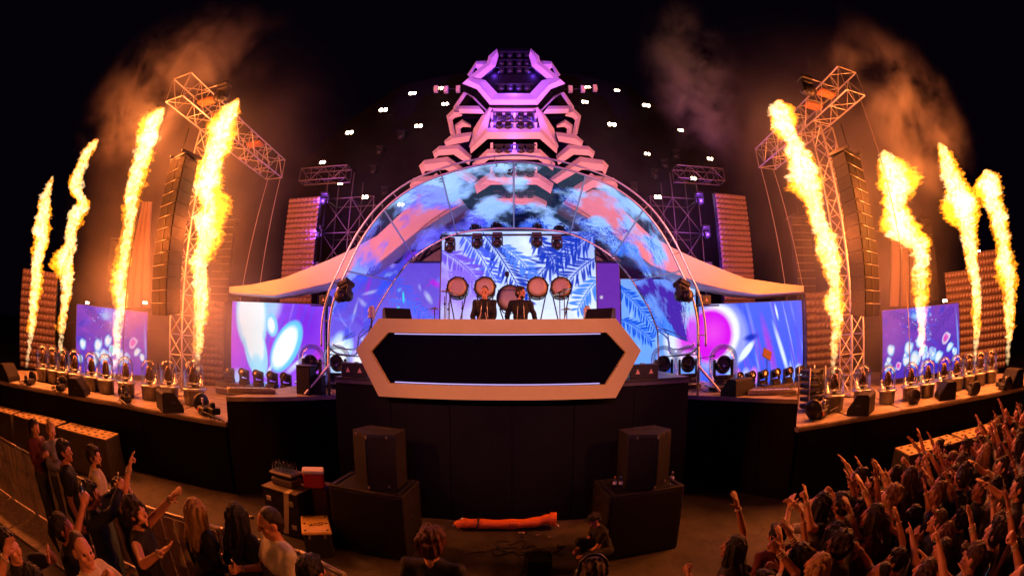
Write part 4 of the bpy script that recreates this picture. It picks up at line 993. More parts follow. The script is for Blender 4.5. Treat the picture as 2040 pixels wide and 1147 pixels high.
# ------------------------------------------------------------------ line arrays
def cabinet_meshes(w=1.16, h=.37, d=.62):
    b = MB(); prof = [(-w / 2, 0), (w / 2, 0), (w / 2 - .16, d), (-w / 2 + .16, d)]
    b.prism([(x, y, 0) for x, y in prof], (0, 0, h - .012))
    body = b.mesh('cabinet', M_SPK)
    gl = MB().bbox((0, 0, 0), (w / 2 - .07, .02, h - .05), .008).mesh('grille', M_GRILL)
    rib = MB().bbox((0, 0, 0), (.10, .03, h - .03), .01).mesh('centre_rib', M_SPK)
    rail = MB().tube((-w / 2 + .02, 0, 0), (w / 2 - .02, 0, 0), .007, n=5).mesh('rail', M_ALU)
    slot = MB().bbox((0, 0, 0), (.012, .05, .13), .004).mesh('side_slot', M_BLACK)
    return body, gl, rib, rail, slot
CABM = cabinet_meshes()
def line_array(base, top, n_, yaw, label, sc=1.0, slots=True):
    # hung stack of cabinets from base z to top z, lower ones tilted down
    t = thing('line_array', label, 'speaker', base)
    t.rotation_euler = (0, 0, yaw); t.scale = (sc,) * 3
    h = .372; y = 0.0; z = 0.0; tilt = math.radians(10); seq = []
    for i in range(n_):
        seq.append((y, z, tilt)); y -= math.sin(tilt) * h * -1 if False else 0; z += h * math.cos(tilt); y += -math.sin(tilt) * h * .55; tilt *= .78
    for (y, z, tl) in seq:
        c = inst('cabinet', CABM[0], t, (0, y, z), (tl, 0, 0))
        for s in (-1, 1):
            inst('grille', CABM[1], c, (s * .29, -.012, .18))
            if slots:
                for kk in range(3): inst('side_slot', CABM[4], c, (s * (.555 - .048 * kk - .01), .1 + .14 * kk, .18), (0, 0, s * .25))
        inst('centre_rib', CABM[2], c, (0, -.02, .18))
        inst('rail', CABM[3], c, (0, -.03, .365))
    fr = MB().box((0, seq[-1][0] + .3, seq[-1][1] + .45), (1.1, .7, .06)).box((-.4, seq[-1][0] + .3, seq[-1][1] + .52), (.06, .9, .1)).box((.4, seq[-1][0] + .3, seq[-1][1] + .52), (.06, .9, .1)).build('fly_frame', M_MATTE, t)
    MB().tube((0, seq[-1][0] + .1, seq[-1][1] + .5), (0, seq[-1][0] + .1, seq[-1][1] + .5 + max(0, top)), .02).build('chain', M_MATTE, t)
    return t
pL = at(318, 628, Y=8.6); line_array((pL.x, 8.6, pL.z), 1.0, 13, math.radians(-14), 'tall hang of loudspeakers between the two tallest left flames', .95)
pR = at(1737, 630, Y=8.2); line_array((pR.x, 8.2, pR.z), 1.0, 13, math.radians(14), 'tall hang of loudspeakers right of the truss tower on the right', .95)
pl = at(222, 602, Y=10.6); line_array((pl.x, 10.6, pl.z), .6, 8, math.radians(-70), 'small side hang of loudspeakers above the left tulip screen', .8)
pl = at(1858, 602, Y=9.8); line_array((pl.x, 9.8, pl.z), .6, 11, math.radians(70), 'side hang of loudspeakers above the right tulip screen', .8)
pl = at(437, 600, Y=14.5); line_array((pl.x, 14.5, pl.z), .6, 11, math.radians(10), 'dim rear speaker hang behind the tallest left flame', .85, False)
pl = at(1608, 600, Y=14.0); line_array((pl.x, 14.0, pl.z), .6, 11, math.radians(-10), 'dim rear speaker hang behind the tallest right flame', .85, False)

# ------------------------------------------------------------------ padded walls
def pillow_mesh(w, h, m):
    b = MB(); nx, nz = 5, 4; vs = []
    for j in range(nz + 1):
        for i in range(nx + 1):
            u, v = i / nx, j / nz; k = (1 - .55 * abs(2 * u - 1) ** 2) * (1 - abs(2 * v - 1) ** 3)
            vs.append(((u - .5) * w * .995, -k * .10 - .03 * math.sin(u * 5 + v * 5) * k, (v - .5) * h * .88))
    fs = [(j * (nx + 1) + i, j * (nx + 1) + i + 1, (j + 1) * (nx + 1) + i + 1, (j + 1) * (nx + 1) + i) for j in range(nz) for i in range(nx)]
    return b.add(vs, fs, True).mesh('cushion', m)
M_PAD = mat('quilted_grey_vinyl', (.28, .18, .22), .42, vary=.18, scale=4)
M_PAD2 = mat('quilted_vinyl_dimmed', (.075, .05, .07), .45, vary=.25, scale=4)  # dimmed copy of the quilted vinyl, weaker light put into the colour
def padded_wall(corner, width, z0, z1, yaw, cols, rws, label, step=None):
    t = thing('padded_wall', label, 'panel wall', (*corner, z0)); t.rotation_euler = (0, 0, yaw)
    pw, ph = width / cols, (z1 - z0) / rws
    key = 'pad%.2f_%.2f' % (pw, ph)
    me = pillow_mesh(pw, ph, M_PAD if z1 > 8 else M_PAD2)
    skip = step or (lambda i, j: False)
    for j in range(rws):
        for i in range(cols):
            if not skip(i, j): inst('cushion', me, t, ((i + .5) * pw, 0, (j + .5) * ph))
    MB().prism([(0, .03, 0), (width, .03, 0), (width, .03, z1 - z0), (0, .03, z1 - z0)], (0, .2, 0)).build('backing', M_MATTE, t)
    return t
lp = at(561, 553, Y=16); padded_wall((-9.85, 16.0), 1.6, 2.0, 9.85, 0, 8, 34, 'tall wall of quilted grey cushions behind the left canopy wing')
padded_wall((8.82, 16.0), 1.65, 2.0, 10.05, 0, 8, 34, 'tall wall of quilted grey cushions behind the right canopy wing')
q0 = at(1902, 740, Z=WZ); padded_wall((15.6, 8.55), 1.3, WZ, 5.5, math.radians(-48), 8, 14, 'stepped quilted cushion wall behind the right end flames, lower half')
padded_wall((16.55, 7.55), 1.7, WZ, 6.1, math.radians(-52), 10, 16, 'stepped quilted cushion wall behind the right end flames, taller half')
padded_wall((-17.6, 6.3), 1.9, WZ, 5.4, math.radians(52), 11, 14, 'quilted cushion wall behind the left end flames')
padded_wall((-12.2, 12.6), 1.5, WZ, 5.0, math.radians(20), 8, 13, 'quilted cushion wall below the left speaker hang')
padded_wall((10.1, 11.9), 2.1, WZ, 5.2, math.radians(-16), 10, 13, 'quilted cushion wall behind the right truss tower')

# dark scaffolding beside the padded walls
M_SCAF = mat('dark_scaffold_tube', (.16, .14, .16), .45, .7)
for side in (-1, 1):
    lab = 'left' if side < 0 else 'right'
    t = thing('scaffold_tower', 'dark scaffold lattice between the %s cushion wall and the arch' % lab, 'scaffold', (7.0 * side, 17.2, 0))
    xs = [6.0 * side, 7.1 * side, 8.4 * side]; ys = [16.9, 18.2]; zs = [2, 3.6, 5.2, 6.8, 8.4, 10.0, 11.2]
    for x in xs:
        for y in ys: rod('standard', (x, y, 0), (x, y, 11.2 if abs(x) > 7 else 10.0), .028, M_SCAF, t)
    for z in zs[:-1]:
        for y in ys: rod('ledger', (xs[0], y, z), (xs[2], y, z), .024, M_SCAF, t)
        for x in xs: rod('transom', (x, ys[0], z), (x, ys[1], z), .024, M_SCAF, t)
    for a, b in zip(zs[:-2], zs[1:-1]):
        for i in range(2):
            rod('diagonal', (xs[i], ys[0], a), (xs[i + 1], ys[0], b), .02, M_SCAF, t); rod('diagonal', (xs[i + 1], ys[0], a), (xs[i], ys[0], b), .02, M_SCAF, t)
    hd = thing('head_truss', 'short box truss on top of the %s scaffold' % lab, 'truss', (8.6 * side, 16.6, 11.0))
    box_truss(hd, (7.2 * side, 16.5, 11.0), (9.6 * side, 16.5, 11.05), .6, 4, M_SCAF, brace=.02)
    for k, (dx, z) in enumerate(((8.15, 10.1), (8.3, 8.6), (8.25, 7.0))):
        o = place(MH_HANG, V((dx * side, 16.3, z)), 0, '%s lamp down the %s scaffold edge' % (['top', 'middle', 'bottom'][k], lab), 'lamps on the scaffolds', 1.1); hang(o)
        ld = bpy.data.lights.new('violet_fill', 'POINT'); ld.energy = 90; ld.color = (.34, .08, 1.0); ld.shadow_soft_size = .12  # added violet light for smoke and scaffold, the hung lamps are dark
        lo = bpy.data.objects.new('violet_fill', ld); COL.objects.link(lo); lo.parent = t; lo.location = V((dx * side, 15.95, z - .45)) - t.location

# tall fabric fins by the speaker hangs
M_FIN = mat('salmon_fin_fabric', (.34, .24, .22), .6, vary=.1, scale=2)
def fin(pts, Y, label, m=M_FIN, slit=True):
    P = [at(x, y, Y=Y) for x, y in pts]; c = sum(P, V()) / len(P)
    t = thing('fabric_fin', label, 'panel', (c.x, Y, min(p.z for p in P)))
    k = 3
    for i in range(k):
        a, b = i / k + .06, (i + 1) / k - .06
        q = [P[0].lerp(P[1], a), P[0].lerp(P[1], b), P[3].lerp(P[2], b), P[3].lerp(P[2], a)]
        MB().prism(q, (0, .12, 0)).build('slat', m, t, world=True)
    MB().prism([p + V((0, .14, 0)) for p in P], (0, .06, 0)).build('backing', M_BLACK, t, world=True)
fin([(246, 612), (301, 612), (301, 402), (283, 402)], 11.6, 'tall white fabric fin behind the flame beside the left speaker hang')
fin([(1772, 610), (1832, 610), (1822, 430), (1775, 430)], 11.0, 'tall white fabric fin right of the right speaker hang')

# ------------------------------------------------------------------ wedges and other gear on the wings
def wedge():
    t = thing('wedge_monitor', '', 'monitor')
    pr = [(-.24, 0), (.26, 0), (.26, .1), (.02, .40), (-.20, .40), (-.24, .36)]
    MB().prism([(-.33, y, z) for y, z in pr], (.66, 0, 0)).build('cabinet', M_SPK, t)
    a = V((0, .26, .1)); b = V((0, .02, .40)); d = (b - a); nn = V((0, d.z, -d.y)).normalized()
    MB().prism([a + V((-.3, 0, 0)) + d * .04 + nn * .004, a + V((.3, 0, 0)) + d * .04 + nn * .004, a + V((.3, 0, 0)) + d * .96 + nn * .004, a + V((-.3, 0, 0)) + d * .96 + nn * .004], nn * .012).build('grille', M_GRILL, t)
    for s in (-1, 1): MB().bbox((s * .325, .02, .2), (.02, .12, .05), .008).build('handle', M_MATTE, t)
    return t
WD = wedge()
wspots = [(1716, 822, .5, 1.25, 'first wedge monitor from the centre on the right wing front'), (1883, 793, .75, 1.15, 'second wedge monitor from the centre on the right wing front'), (2015, 770, 1.0, 1.2, 'last wedge monitor at the far end of the right wing'),
          (338, 816, -.5, 1.25, 'first wedge monitor from the centre on the left wing front'), (158, 786, -.8, 1.2, 'second wedge monitor from the centre on the left wing front'), (18, 757, -1.0, 1.2, 'last wedge monitor at the far end of the left wing'),
          (1468, 786, .35, 1.05, 'wedge monitor on the right side block beside the arch brace')]
for x, y, rz, sc, lab in wspots: place(WD, at(x, y, Z=WZ if abs(x - 1020) > 500 else BZ), rz, lab, 'wedge monitors', sc)
for x, rz, lab in ((792, .5, 'left'), (1195, -.5, 'right')):
    p = at(x, 634, Y=8.75); place(WD, V((p.x, 8.7, 4.2)), rz + math.pi, 'wedge monitor on the %s end of the booth table' % lab, 'wedge monitors', .85)
def gear_cluster():
    t = thing('floor_effects_lamp', '', 'lamp')
    MB().bbox((0, 0, .09), (.34, .3, .16), .03).build('base', M_PLASTIC, t)
    MB().lathe([(.02, -.02), (.17, 0), (.19, .03), (.17, .07), (.02, .08)], (-.28, 0, .2), 20, axis=Matrix.Rotation(math.pi / 2, 3, 'Y')).build('reflector_wheel', M_PLASTIC, t)
    MB().bbox((.28, .04, .13), (.26, .2, .12), .02).bbox((.30, .0, .24), (.12, .1, .1), .02).build('gas_block', M_MATTE, t)
    rr = random.Random(4)
    for k in range(4):
        c = MB()
        p = V((.1 + .1 * k, -.12, .03)); c.path([p, p + V((.12, -.1, .10)), p + V((.28, .05, .02)), p + V((.45, -.06 + .05 * k, .012))], .012, 6); c.build('hose', M_MATTE, t)
    MB().tube((.05, -.1, .17), (.05, -.1, .3), .02).ball((.05, -.1, .31), .03, 8, 6).build('valve', M_CHROME, t)
    MB().bbox((-.1, -.156, .1), (.08, .01, .05), .004).build('tag', mat('red_tag', (.5, .03, .03), .5), t)
    return t
GC = gear_cluster()
for x, y, rz, sc, lab in ((412, 826, -.4, 1.3, 'nearest the centre on the left wing edge'), (250, 800, -.5, 1.1, 'middle of the left wing edge'), (122, 777, -.8, 1.0, 'beyond the second wedge on the left wing edge'), (60, 766, -.9, 1.0, 'far end of the left wing edge'),
                      (1630, 832, .4, 1.3, 'nearest the centre on the right wing edge'), (1820, 803, .6, 1.1, 'middle of the right wing edge'), (1938, 786, .8, 1.0, 'beyond the second wedge on the right wing edge'), (2000, 776, 1.0, 1.0, 'far end of the right wing edge')):
    place(GC, at(x, y, Z=WZ), rz, 'black flame-effect machine with hoses, %s' % lab, 'flame machines on the wing edges', sc)
def amp_box(w, h, d):
    t = thing('power_box', '', 'box')
    b = MB().bbox((0, 0, h / 2), (w, d, h), .015).build('case', M_PLASTIC, t)
    MB().prism([(-.05, -d / 2 - .002, h * .35), (.05, -d / 2 - .002, h * .35), (0, -d / 2 - .002, h * .7)], (0, -.003, 0)).build('triangle_mark', mat('pale_orange_print', (.75, .45, .3), .5), t)
    for s in (-1, 1): MB().bbox((s * w * .35, 0, h + .01), (.05, .05, .03), .008).build('lug', M_CHROME, t)
    return t
AB = amp_box(.34, .30, .34)
for k, (x, y, zz, lab) in enumerate(((699, 748, CZ, 'left edge of the centre block'), (722, 748, CZ, 'second from the left edge of the centre block'), (1292, 748, CZ, 'right edge of the centre block'), (1266, 748, CZ, 'second from the right edge of the centre block'))):
    p = at(x, y, Y=8.75); place(AB, V((p.x, 8.75, zz)), 0, 'small black power box with triangle mark, %s' % lab, 'power boxes beside the booth')
for x, lab in ((648, 'left'), (1404, 'right')):
    p = at(x, 607, Y=12.6); place(AB, p, 0, 'small black box with triangle mark above the %s side screen' % lab, 'boxes above the side screens', 1.0)
    rod('clamp_bar', V((p.x - .6, 12.7, p.z - .02)), V((p.x + .6, 12.7, p.z - .02)), .025, M_MATTE, ar)
# dark hanging boxes over the inner screens
for x0, x1, y0, y1, lab in ((818, 880, 487, 522, 'left'), (1186, 1240, 496, 521, 'right')):
    a, b = at(x0, y1, Y=13.9), at(x1, y0, Y=13.9)
    t = thing('header_box', 'black header box over the %s inner video screen' % lab, 'box', ((a.x + b.x) / 2, 13.95, a.z))
    MB().bbox(((a.x + b.x) / 2, 13.95, (a.z + b.z) / 2), (b.x - a.x, .2, b.z - a.z), .02).build('case', M_MATTE, t, world=True)
    MB().ball(((a.x * .35 + b.x * .65), 13.83, a.z * .4 + b.z * .6), .04, 8, 6).build('lens', M_LENS, t, world=True)

# keyboards on the side blocks
M_KEYW = mat('white_keys', (.7, .68, .62), .35); M_KEYB = mat('black_keys', (.02, .02, .02), .3)
M_WOODEND = mat('cream_keyboard_case', (.46, .40, .30), .45, vary=.2)
def keyboard():
    t = thing('keyboard', '', 'keyboard')
    MB().bbox((0, 0, .06), (1.3, .40, .11), .02).build('case', M_WOODEND, t)
    w = MB(); kb = MB()
    for k in range(36): w.box((-.58 + k * .0325, -.08, .125), (.03, .2, .02))
    for k in range(36):
        if k % 7 not in (2, 6): kb.box((-.564 + k * .0325, -.04, .14), (.018, .12, .02))
    tag(w.build('white_keys', M_KEYW, t), kind='stuff'); tag(kb.build('black_keys', M_KEYB, t), kind='stuff')
    p = MB()
    for k in range(14): p.lathe([(.012, .115), (.012, .135), (.001, .137)], (-.5 + k * .075, .12, 0), 8)
    tag(p.build('knobs', M_KEYB, t), kind='stuff')
    MB().box((.5, .13, .17), (.16, .02, .09)).build('display', mat('grey_display', (.3, .35, .4), .3), t)
    return t
KB = keyboard()
p = at(500, 782, Z=BZ); place(KB, p, .75, 'cream keyboard lying on the left side block', 'keyboards', 1.0)
p2 = at(1540, 785, Z=BZ); place(KB, p2, -.75, 'cream keyboard lying on the right side block', 'keyboards', 1.0)
t = thing('black_case', 'tall narrow black case beside the left leg of the arch', 'case', at(604, 786, Z=BZ))
MB().bbox((0, .2, .36), (.42, .4, .72), .02).bbox((.3, .35, .25), (.3, .3, .5), .02).build('body', M_SPK, t); MB().bbox((0.02, .2, .735), (.46, .44, .03), .01).build('lid', M_MATTE, t)
# equipment rack at the right wing root
rk = thing('equipment_rack', 'open rack of cabled electronics beside the first right dome lamp', 'rack', at(1615, 816, Z=WZ))
fr_ = MB()
for sx in (-.3, .3):
    for sy in (-.25, .25): fr_.tube((sx, sy, 0), (sx, sy, 1.15), .018, n=6)
fr_.build('frame', M_ALU, rk)
for k in range(6): MB().bbox((0, 0, .12 + .18 * k), (.54, .46, .11), .015).build('unit', M_PLASTIC, rk); MB().box((R.uniform(-.15, .15), -.235, .13 + .18 * k), (.25, .01, .03)).build('front_plate', M_ALU, rk)
cb = MB(); rr = random.Random(2)
for k in range(9):
    a = V((rr.uniform(-.25, .25), -.24, rr.uniform(.2, 1.1))); b = V((rr.uniform(-.3, .3), -.26, rr.uniform(.05, .9))); cb.path([a, (a + b) / 2 + V((rr.uniform(-.1, .1), -.14, -.1)), b], .01, 5)
cb.build('cable', M_MATTE, rk)
# music stand and mic stands
def mic_stand(loc, h, ang, label):
    t = thing('mic_stand', label, 'stand', loc)
    MB().tube((0, 0, 0), (0, 0, h), .012).build('pole', M_MATTE, t)
    b = MB()
    for k in range(3): b.tube((0, 0, .12), (.24 * math.cos(k * 2.09), .24 * math.sin(k * 2.09), 0.01), .011)
    b.build('tripod_foot', M_MATTE, t)
    d = V((math.cos(ang), -.2, .12)); MB().tube(V((0, 0, h)) - d * .25, V((0, 0, h)) + d * .35, .01).build('boom', M_MATTE, t)
    MB().lathe([(.012, -.1), (.016, 0), (.026, .02), (.026, .06), (.001, .08)], V((0, 0, h)) + d * .38, 10, axis=d.to_track_quat('Z', 'Y').to_matrix()).build('microphone', M_MATTE, t)
mic_stand(at(652, 783, Z=BZ), .78, math.pi, 'mic stand at the foot of the left arch leg')
mic_stand(at(1392, 783, Z=BZ), .92, 0, 'mic stand at the foot of the right arch leg')
ms = thing('music_stand', 'small amber music stand in front of the right side screen', 'stand', at(1527, 768, Z=BZ)); MB().tube((0, 0, 0), (0, 0, .75), .014).build('pole', M_MATTE, ms); MB().bbox((0, 0, .9), (.34, .03, .3), .01, Matrix.Rotation(.5, 3, 'Y') @ Matrix.Rotation(-.4, 3, 'X')).build('desk', mat('amber_board', (.16, .09, .04), .5), ms)
MB().box((0, 0, .015), (.3, .3, .03)).build('foot', M_MATTE, ms)
# lanterns at the booth ends
for x, y, Y, lab in ((740, 632, 9.6, 'left'), (1170, 634, 9.2, 'right')):
    p = at(x, y, Y=Y); t = thing('cage_lantern', 'small caged lantern on a pole at the %s end of the booth' % lab, 'lantern', (p.x, Y, CZ))
    h = p.z - CZ; MB().tube((0, 0, 0), (0, 0, h - .02), .018).lathe([(.14, 0), (.14, .02), (.02, .04)], n=12).build('pole', M_MATTE, t)
    MB().lathe([(.07, h - .02), (.09, h), (.09, h + .03), (.07, h + .05), (.075, h + .2), (.05, h + .25), (.001, h + .27)], n=14).build('globe', mat('frosted_globe', (.7, .62, .55), .35), t)
    c = MB()
    for k in range(6): a = k * 1.047; c.path([(.085 * math.cos(a), .085 * math.sin(a), h + .04), (.09 * math.cos(a), .09 * math.sin(a), h + .18), (.03 * math.cos(a), .03 * math.sin(a), h + .28)], .006, 5)
    c.build('cage', M_CHROME, t)

# ------------------------------------------------------------------ drums
M_HEAD = mat('drum_skin', (.74, .60, .50), .45, vary=.08, scale=3); M_SHELL = mat('dark_blue_drum_shell', (.03, .04, .10), .3); M_BRASS = mat('bronze_cymbal', (.55, .38, .16), .3, .9)
def text_mesh(txt, size, m, parent, loc, rot, ext=.002, name='lettering'):
    cu = bpy.data.curves.new(name, 'FONT'); cu.body = txt; cu.size = size; cu.extrude = ext; cu.align_x = 'CENTER'; cu.align_y = 'CENTER'
    me = evaluated_mesh(bpy.data.objects.new('tmp', cu))
    me.name = name; me.materials.clear(); me.materials.append(m)
    return inst(name, me, parent, loc, rot)
def drum(c, r, tilt, label, legs=True, name='drum'):
    # c: centre of the visible skin
    t = thing(name, label, 'drum', (c.x, c.y, CZ + .004))
    h = c.z - CZ; q = Matrix.Rotation(math.pi / 2 - tilt, 3, 'X'); C = V((0, 0, h))
    MB().lathe([(r * .97, 0), (r * .99, -.02), (r * .98, -.42), (r * .97, -.44)], C, 32, axis=q).build('shell', M_SHELL, t)
    MB().lathe([(.0001, .012), (r * .5, .011), (r * .985, .006)], C, 32, axis=q).build('skin', M_HEAD, t)
    MB().lathe([(r * .975, .0), (r * 1.0, .02), (r * 1.05, .015), (r * 1.06, -.02), (r * 1.0, -.03)], C, 32, axis=q).build('hoop', M_MATTE, t)
    for k in range(8):
        a = k * math.pi / 4 + .2; d = q @ V((math.cos(a) * r * 1.08, math.sin(a) * r * 1.08, -.04)); e = q @ V((math.cos(a) * r * 1.08, math.sin(a) * r * 1.08, -.3))
        MB().tube(C + d, C + e, .012, n=5).ball(C + d + q @ V((0, 0, .05)), .02, 6, 4).build('lug', M_MATTE, t)
    if legs:
        for s in (-1, 1): rod('leg', V((c.x, c.y, CZ)) + V((s * r * .8, .12, h - r * .75)), V((c.x, c.y, CZ)) + V((-s * r * .75, .05, 0.01)), .018, M_MATTE, t)
        MB().ball((0, .09, (h - r * .75) * .48), .05, 8, 6).build('clamp', M_MATTE, t)
        MB().path([(-r * .9, .05, h - r * .5), (-r * .5, .0, h - r * 1.12), (0, 0, h - r * 1.2), (r * .5, 0, h - r * 1.12), (r * .9, .05, h - r * .5)], .016, 6).build('cradle', M_MATTE, t)
    return t
YD = 11.2
rd = abs(at(910 + 20.5, 575, Y=YD).x - at(910, 575, Y=YD).x)
for k, x in enumerate((911, 966, 1071, 1118)):
    drum(at(x, 572, Y=YD), rd, .12, ['upright drum farthest left, behind crossed cymbals', 'second upright drum from the left, behind the left performer', 'third upright drum, right of the bass drum', 'upright drum farthest right, with cymbals before it'][k])
bd = drum(at(1016, 594, Y=YD + .5), abs(at(1016 + 26, 594, Y=YD + .5).x - at(1016, 594, Y=YD + .5).x), .0, 'big pale bass drum between the two performers')
hb = at(1016, 594, Y=YD + .5).z - CZ
text_mesh('YAMAHA', .10, mat('black_print', (.01, .01, .01), .5), bd, (-.02, -.022, hb + .22), (math.pi / 2, 0, 0))
bt = thing('beater_pole', 'thin pole with a dark box on top behind the bass drum', 'stand', at(1010, 634, Y=12.2)); bt.location.z = CZ
zt = at(1010, 546, Y=12.2).z - CZ; MB().tube((0, 0, 0), (0, 0, zt), .014).build('pole', M_MATTE, bt); MB().bbox((0, 0, zt), (.12, .1, .16), .03).build('box', M_MATTE, bt)
def cymbal(px, py, Y, tilt, r, label, roll=0.0):
    p = at(px, py, Y=Y); t = thing('cymbal_stand', label, 'cymbal', (p.x, Y, CZ)); h = p.z - CZ
    MB().tube((0, 0, 0), (0, 0, h), .013).build('pole', M_CHROME, t)
    b = MB()
    for k in range(3): b.tube((0, 0, .25), (.25 * math.cos(k * 2.09 + .5), .25 * math.sin(k * 2.09 + .5), .01), .012)
    b.build('tripod_foot', M_CHROME, t)
    MB().lathe([(.0001, .045), (.03, .04), (.05, .022), (r * .5, .012), (r, -.006), (r, -.010), (.05, .012)], (0, 0, h), 28, axis=Matrix.Rotation(tilt, 3, 'Y') @ Matrix.Rotation(roll, 3, 'X')).build('cymbal', M_BRASS, t)
cymbal(896, 583, 10.6, .35, .21, 'upper tilted cymbal before the farthest left drum'); cymbal(889, 581, 10.75, .15, .2, 'lower cymbal behind the tilted one at the farthest left drum'); cymbal(866, 615, 10.5, .03, .18, 'small flat cymbal far left of the drums')
cymbal(1124, 578, 10.6, -.28, .2, 'upper tilted cymbal before the farthest right drum'); cymbal(1115, 585, 10.7, -.2, .2, 'lower tilted cymbal before the farthest right drum'); cymbal(1129, 616, 10.5, .0, .16, 'small flat cymbal at the far right of the drums')
for k, (x, y) in enumerate(((886, 590), (893, 602), (921, 600))):
    p = at(x, y, Y=10.9); t = thing('drum_hardware', '%s thin chrome stand left of the performers' % ORD[k], 'stand', (p.x, 10.9, CZ)); h = p.z - CZ
    MB().tube((0, 0, 0), (0, 0, h), .012).lathe([(.16, 0), (.16, .015), (.012, .04)], n=10).build('pole', M_CHROME, t); MB().ball((0, 0, h * .9), .03, 8, 6).build('clamp', M_MATTE, t)

# ------------------------------------------------------------------ subwoofers on the ground before the wings
M_PORT = mat('port_hole_black', (.004, .004, .004), .9)
M_SUB = mat('worn_sub_paint', (.05, .043, .032), .6, vary=.45, scale=5, bump=.3, bscale=120)
M_SUBTOP = mat('flame_lit_sub_lid', (.36, .27, .14), .6, vary=.35, scale=6)  # dark lid brightened, flame light from above put into its colour
def subwoofer(w, d, h):
    t = thing('subwoofer', '', 'speaker')
    MB().prism([(-w / 2, -d / 2 - .16, 0), (w / 2, -d / 2 - .16, 0), (w / 2, d / 2, 0), (-w / 2, d / 2, 0)], (0, 0, .04)).build('skid', M_MATTE, t)
    vs = [(-w / 2 - .06, -d / 2 - .14, .04), (w / 2 + .06, -d / 2 - .14, .04), (w / 2 + .06, d / 2, .04), (-w / 2 - .06, d / 2, .04), (-w / 2, -d / 2, h - .04), (w / 2, -d / 2, h - .04), (w / 2, d / 2, h - .04), (-w / 2, d / 2, h - .04)]
    MB().add(vs, [(3, 2, 1, 0), (4, 5, 6, 7), (0, 1, 5, 4), (1, 2, 6, 5), (2, 3, 7, 6), (3, 0, 4, 7)]).build('cabinet', M_SUB, t)
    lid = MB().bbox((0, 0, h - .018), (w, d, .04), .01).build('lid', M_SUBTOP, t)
    hole = MB().box((0, 0, 0), (.09, .09, .012)).mesh('port', M_PORT)
    for i in range(7):
        for j in range(3): inst('port', hole, lid, (-w / 2 + w * (i + .5) / 7 + (.05 if j == 1 else 0), -d / 2 + d * (j + .5) / 3, h + .001))
    return t
SUB = subwoofer(1.95, .8, 1.05)
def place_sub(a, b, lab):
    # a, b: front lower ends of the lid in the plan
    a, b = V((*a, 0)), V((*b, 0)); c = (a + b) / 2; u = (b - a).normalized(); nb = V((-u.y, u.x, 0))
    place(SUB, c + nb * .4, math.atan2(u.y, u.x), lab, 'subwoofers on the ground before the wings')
LS = [at(x, y, Z=1.05) for x, y in ((26, 820), (75, 831), (80, 833), (140, 855), (145, 858), (235, 886))]
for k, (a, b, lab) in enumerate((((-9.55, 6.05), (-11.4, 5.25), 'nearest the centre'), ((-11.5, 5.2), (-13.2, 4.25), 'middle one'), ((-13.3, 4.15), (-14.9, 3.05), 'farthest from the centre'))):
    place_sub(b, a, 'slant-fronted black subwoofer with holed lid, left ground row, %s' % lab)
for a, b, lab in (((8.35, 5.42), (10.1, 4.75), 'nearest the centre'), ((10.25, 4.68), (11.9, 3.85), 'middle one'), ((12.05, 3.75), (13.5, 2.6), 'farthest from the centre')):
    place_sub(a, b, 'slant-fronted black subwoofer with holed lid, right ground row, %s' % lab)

# centre fills: big square subs with angled tops
def front_sub(cx, cy, rz, lab):
    t = thing('front_subwoofer', 'big black cube subwoofer standing before the %s of the centre block' % lab, 'speaker', (cx, cy, 0), rz)
    MB().bbox((0, 0, .66), (1.42, .9, 1.30), .02).build('cabinet', M_SPK, t)
    MB().bbox((0, -.455, .66), (1.30, .02, 1.18), .008).build('grille', M_GRILL, t)
    for s in (-1, 1):
        for z in (.35, .7, 1.05): MB().bbox((s * .712, .05, z), (.012, .3, .1), .004).build('handle', M_PORT, t)
    for x in (-.6, .6): MB().bbox((x, 0, 1.318), (.05, .82, .02), .006).build('stacking_rail', M_MATTE, t)
def top_box(cx, cy, rz, lab):
    t = thing('fill_speaker', 'angled two-way loudspeaker standing on the %s front subwoofer' % lab, 'speaker', (cx, cy, 1.33), rz)
    pr = [(-.42, -.18), (0, -.42), (.42, -.18), (.36, .32), (-.36, .32)]
    MB().prism([(x, y, 0) for x, y in pr], (0, 0, .98)).build('cabinet', M_SPK, t)
    for i, (a, b) in enumerate(((pr[0], pr[1]), (pr[1], pr[2]))):
        A, B = V((*a, 0)), V((*b, 0)); u = (B - A).normalized(); nn = V((u.y, -u.x, 0))
        MB().prism([A.lerp(B, .04) + V((0, 0, .05)) + nn * .004, A.lerp(B, .96) + V((0, 0, .05)) + nn * .004, A.lerp(B, .96) + V((0, 0, .93)) + nn * .004, A.lerp(B, .04) + V((0, 0, .93)) + nn * .004], nn * .012).build('grille', M_GRILL, t)
    MB().bbox((.12, .1, .983), (.18, .1, .012), .004).build('fly_plate', M_PORT, t); MB().bbox((-.12, .12, .983), (.14, .1, .012), .004).build('fly_plate', M_PORT, t)
    for x, y, z in ((0, -.435, .93), (0, -.435, .04), (-.3, -.27, .93), (.3, -.27, .93), (.3, -.27, .06)): MB().bbox((x, y, z), (.035, .02, .05), .006).build('bracket', M_CHROME, t)
front_sub(-2.42, 6.95, math.radians(-6), 'left half'); top_box(-2.28, 6.95, math.radians(-12), 'left')
front_sub(2.22, 7.0, math.radians(6), 'right half'); top_box(2.28, 6.95, math.radians(12), 'right')
M_WATER = clear_glass('water_bottle_plastic', (.75, .85, .95))
